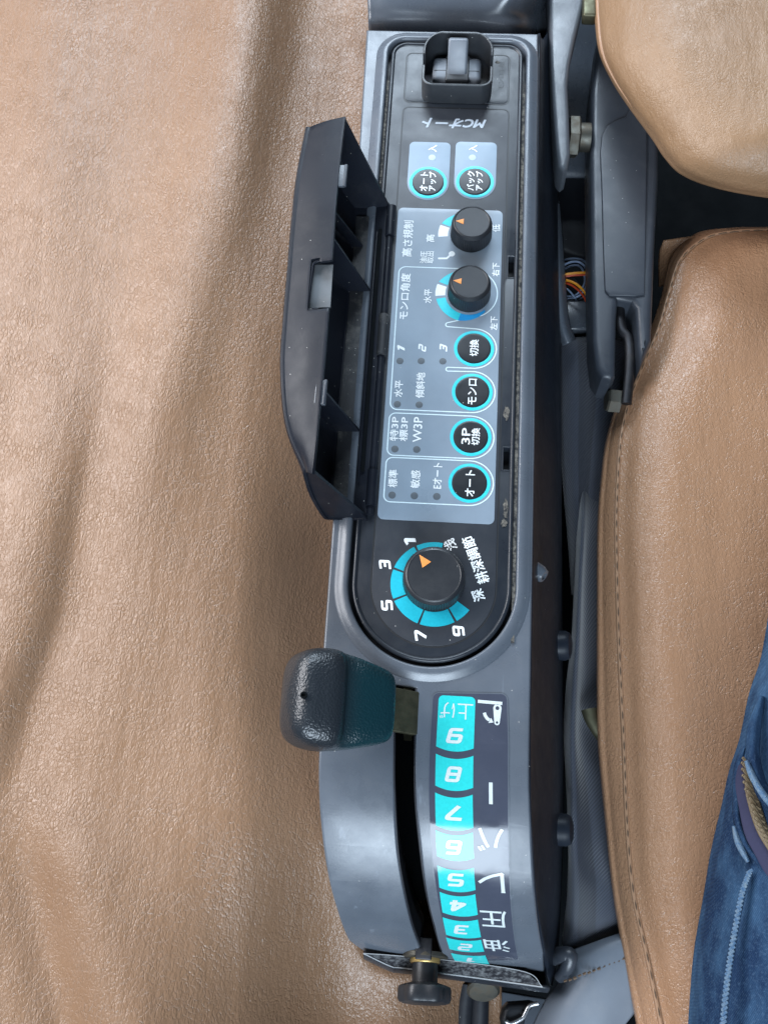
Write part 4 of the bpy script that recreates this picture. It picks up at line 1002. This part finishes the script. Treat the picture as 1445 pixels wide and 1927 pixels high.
# ================================================================== LOWER END HARDWARE
hbt = lathe('round_bolt', [(9, -14), (9, -2), (11.5, -1), (11.8, 1), (10, 2.6), (.1, 3.2)], M['steel'], None, P(909, 1862, -150), (.05, -.75, .65), 30)
setp(hbt, 'round pale bolt head under the lower end of the console', 'bolt')
for px0, px1, nm in ((878, 866, 'left of the pair under the console end'), (905, 900, 'right of the pair, directly below the round bolt')):
    o = tube('support_rod', [P(px0, 1850, -170), P((px0 + px1) / 2, 1900, -172), P(px1, 2010, -176)], 6.5, M['under'], None, 14)
    setp(o, 'black support rod, ' + nm, 'rod')
bp = plate('lower_plate', pz([(925, 1862), (1030, 1880), (1040, 2000), (905, 2000)], -190), -200, -190, 1.5, M['cabgrey'])
setp(bp, 'flat grey plate under the lower end of the console', 'plate')
bk = thing('belt_buckle', 'black buckle with a chrome edge beside the grey sleeve', 'buckle', P(985, 1900, -140))
bko = [(946, 1900), (956, 1889), (1000, 1886), (1010, 1890), (1000, 1900), (990, 1910), (985, 1940), (950, 1960), (942, 1920)]
plate('buckle_body', pz(bko, -140), -160, -140, 4, M['btn'], bk)
tube('buckle_rim', [P(x, y, -138) for x, y in ((1012, 1888), (996, 1893), (988, 1906), (982, 1916), (962, 1926), (952, 1922))], 1.5, M['chrome'], bk, 10)

# ================================================================== PERSON (jeans at the right edge)
person = thing('person', 'hip and thigh in faded blue jeans with an open zip pocket', 'person', P(1440, 1800, -60))
jo = [(1470, 1080), (1452, 1130), (1438, 1200), (1428, 1250), (1408, 1310), (1390, 1392), (1372, 1450), (1358, 1510), (1340, 1590), (1324, 1680), (1308, 1770), (1300, 1850), (1294, 1927), (1290, 2040)]
rows = []
for x, y in jo:
    rows.append([(x + 22, y, -110), (x, y, -62), (x + 8, y, -44), (x + 30, y, -26), (x + 80, y, -6), (x + 170, y, 14), (x + 300, y, 24)])
def jdisp(co, u, v): return co + Vector((0, 0, 2.2 * sin(v * 34 + u * 9) * u * (1 - u) * 2))
patch('jeans', rows, M['denim'], person, 50, 90, disp=jdisp)
# pocket: purple tape with brass teeth between two frayed denim edges
def strip(name, cl, w, z, mat, wz=2, tap=True):
    rows = []
    G = [Vector(c) for c in cl]
    for i, c in enumerate(G):
        t_ = (G[min(i + 1, len(G) - 1)] - G[max(i - 1, 0)]).normalized(); n = Vector((-t_.y, t_.x)) * w / 2 * (.45 if i in (0, len(G) - 1) and tap else 1)
        zz = z[i] if hasattr(z, '__len__') else z
        rows.append([(c.x + n.x, c.y + n.y, zz - wz), (c.x, c.y, zz), (c.x - n.x, c.y - n.y, zz - wz)])
    return patch(name, rows, mat, person, 10, 50, 1.2)
zz = [-32, -18, -8, -2, 2, 6, 10]
strip('zip_tape', [(1402, 1425), (1403, 1470), (1410, 1520), (1420, 1565), (1438, 1600), (1462, 1640), (1500, 1690)], 40, zz, M['zip_t'])
z2 = [z + 2.5 for z in zz]
tt = [Vector(p) for p in ((1404, 1435), (1408, 1475), (1420, 1520), (1434, 1560), (1455, 1595), (1480, 1630), (1510, 1670))]
zt = strip('zip_teeth', [tuple(p) for p in tt], 22, z2, M['zip_g'])
for i in range(34):
    c = catmull(tt, i / 40); zt_ = z2[0] + (z2[-1] - z2[0]) * i / 40; kk = i / 40 * 6; a = int(kk); zt_ = z2[a] + (z2[min(6, a + 1)] - z2[a]) * (kk - a)
    p = P(c.x, c.y, zt_ + 1.0); rbox('tooth', p, (8.2, 1.9, 1.6), .4, M['zip_g'], zt, Matrix.Rotation(radians(-40 + (12 if i % 2 else -12)), 3, 'Z'), 1)
strip('pocket_edge', [(1401, 1405), (1389, 1445), (1386, 1500), (1388, 1545), (1402, 1585), (1420, 1612), (1445, 1645), (1480, 1680)], 15, [-36, -28, -20, -12, -6, -2, 4, 8], M['denim'], 5)
strip('pocket_fray', [(1380, 1555), (1386, 1580), (1396, 1602), (1407, 1622)], 9, [-13, -9, -5, -3], M['denim_w'], 2)
strip('upper_flap', [(1432, 1310), (1418, 1370), (1416, 1420), (1424, 1462), (1440, 1500), (1470, 1535)], 24, [-20, -10, -2, 4, 8, 12], M['denim'], 6)
strip('flap_fray', [(1403, 1432), (1412, 1455), (1424, 1478), (1440, 1502), (1460, 1528)], 10, [2, 6, 9, 12, 14], M['denim_w'], 2)
sp = [Vector(p) for p in ((1410, 1640), (1396, 1680), (1384, 1740), (1374, 1800), (1366, 1860), (1360, 1927), (1356, 1990))]; sz = [-2, 0, 2, 4, 6, 6, 6]
seamo = strip('side_seam', [tuple(p) for p in sp], 10, sz, M['denim'], 2)
for i in range(46):
    c = catmull(sp, i / 46); kk = i / 46 * 6; a = int(kk); z = sz[a] + (sz[min(6, a + 1)] - sz[a]) * (kk - a)
    rbox('stitch', P(c.x, c.y, z + .8), (4.2, 2.0, 1.0), .4, M['denim_w'], seamo, Matrix.Rotation(radians(35), 3, 'Z'), 1)
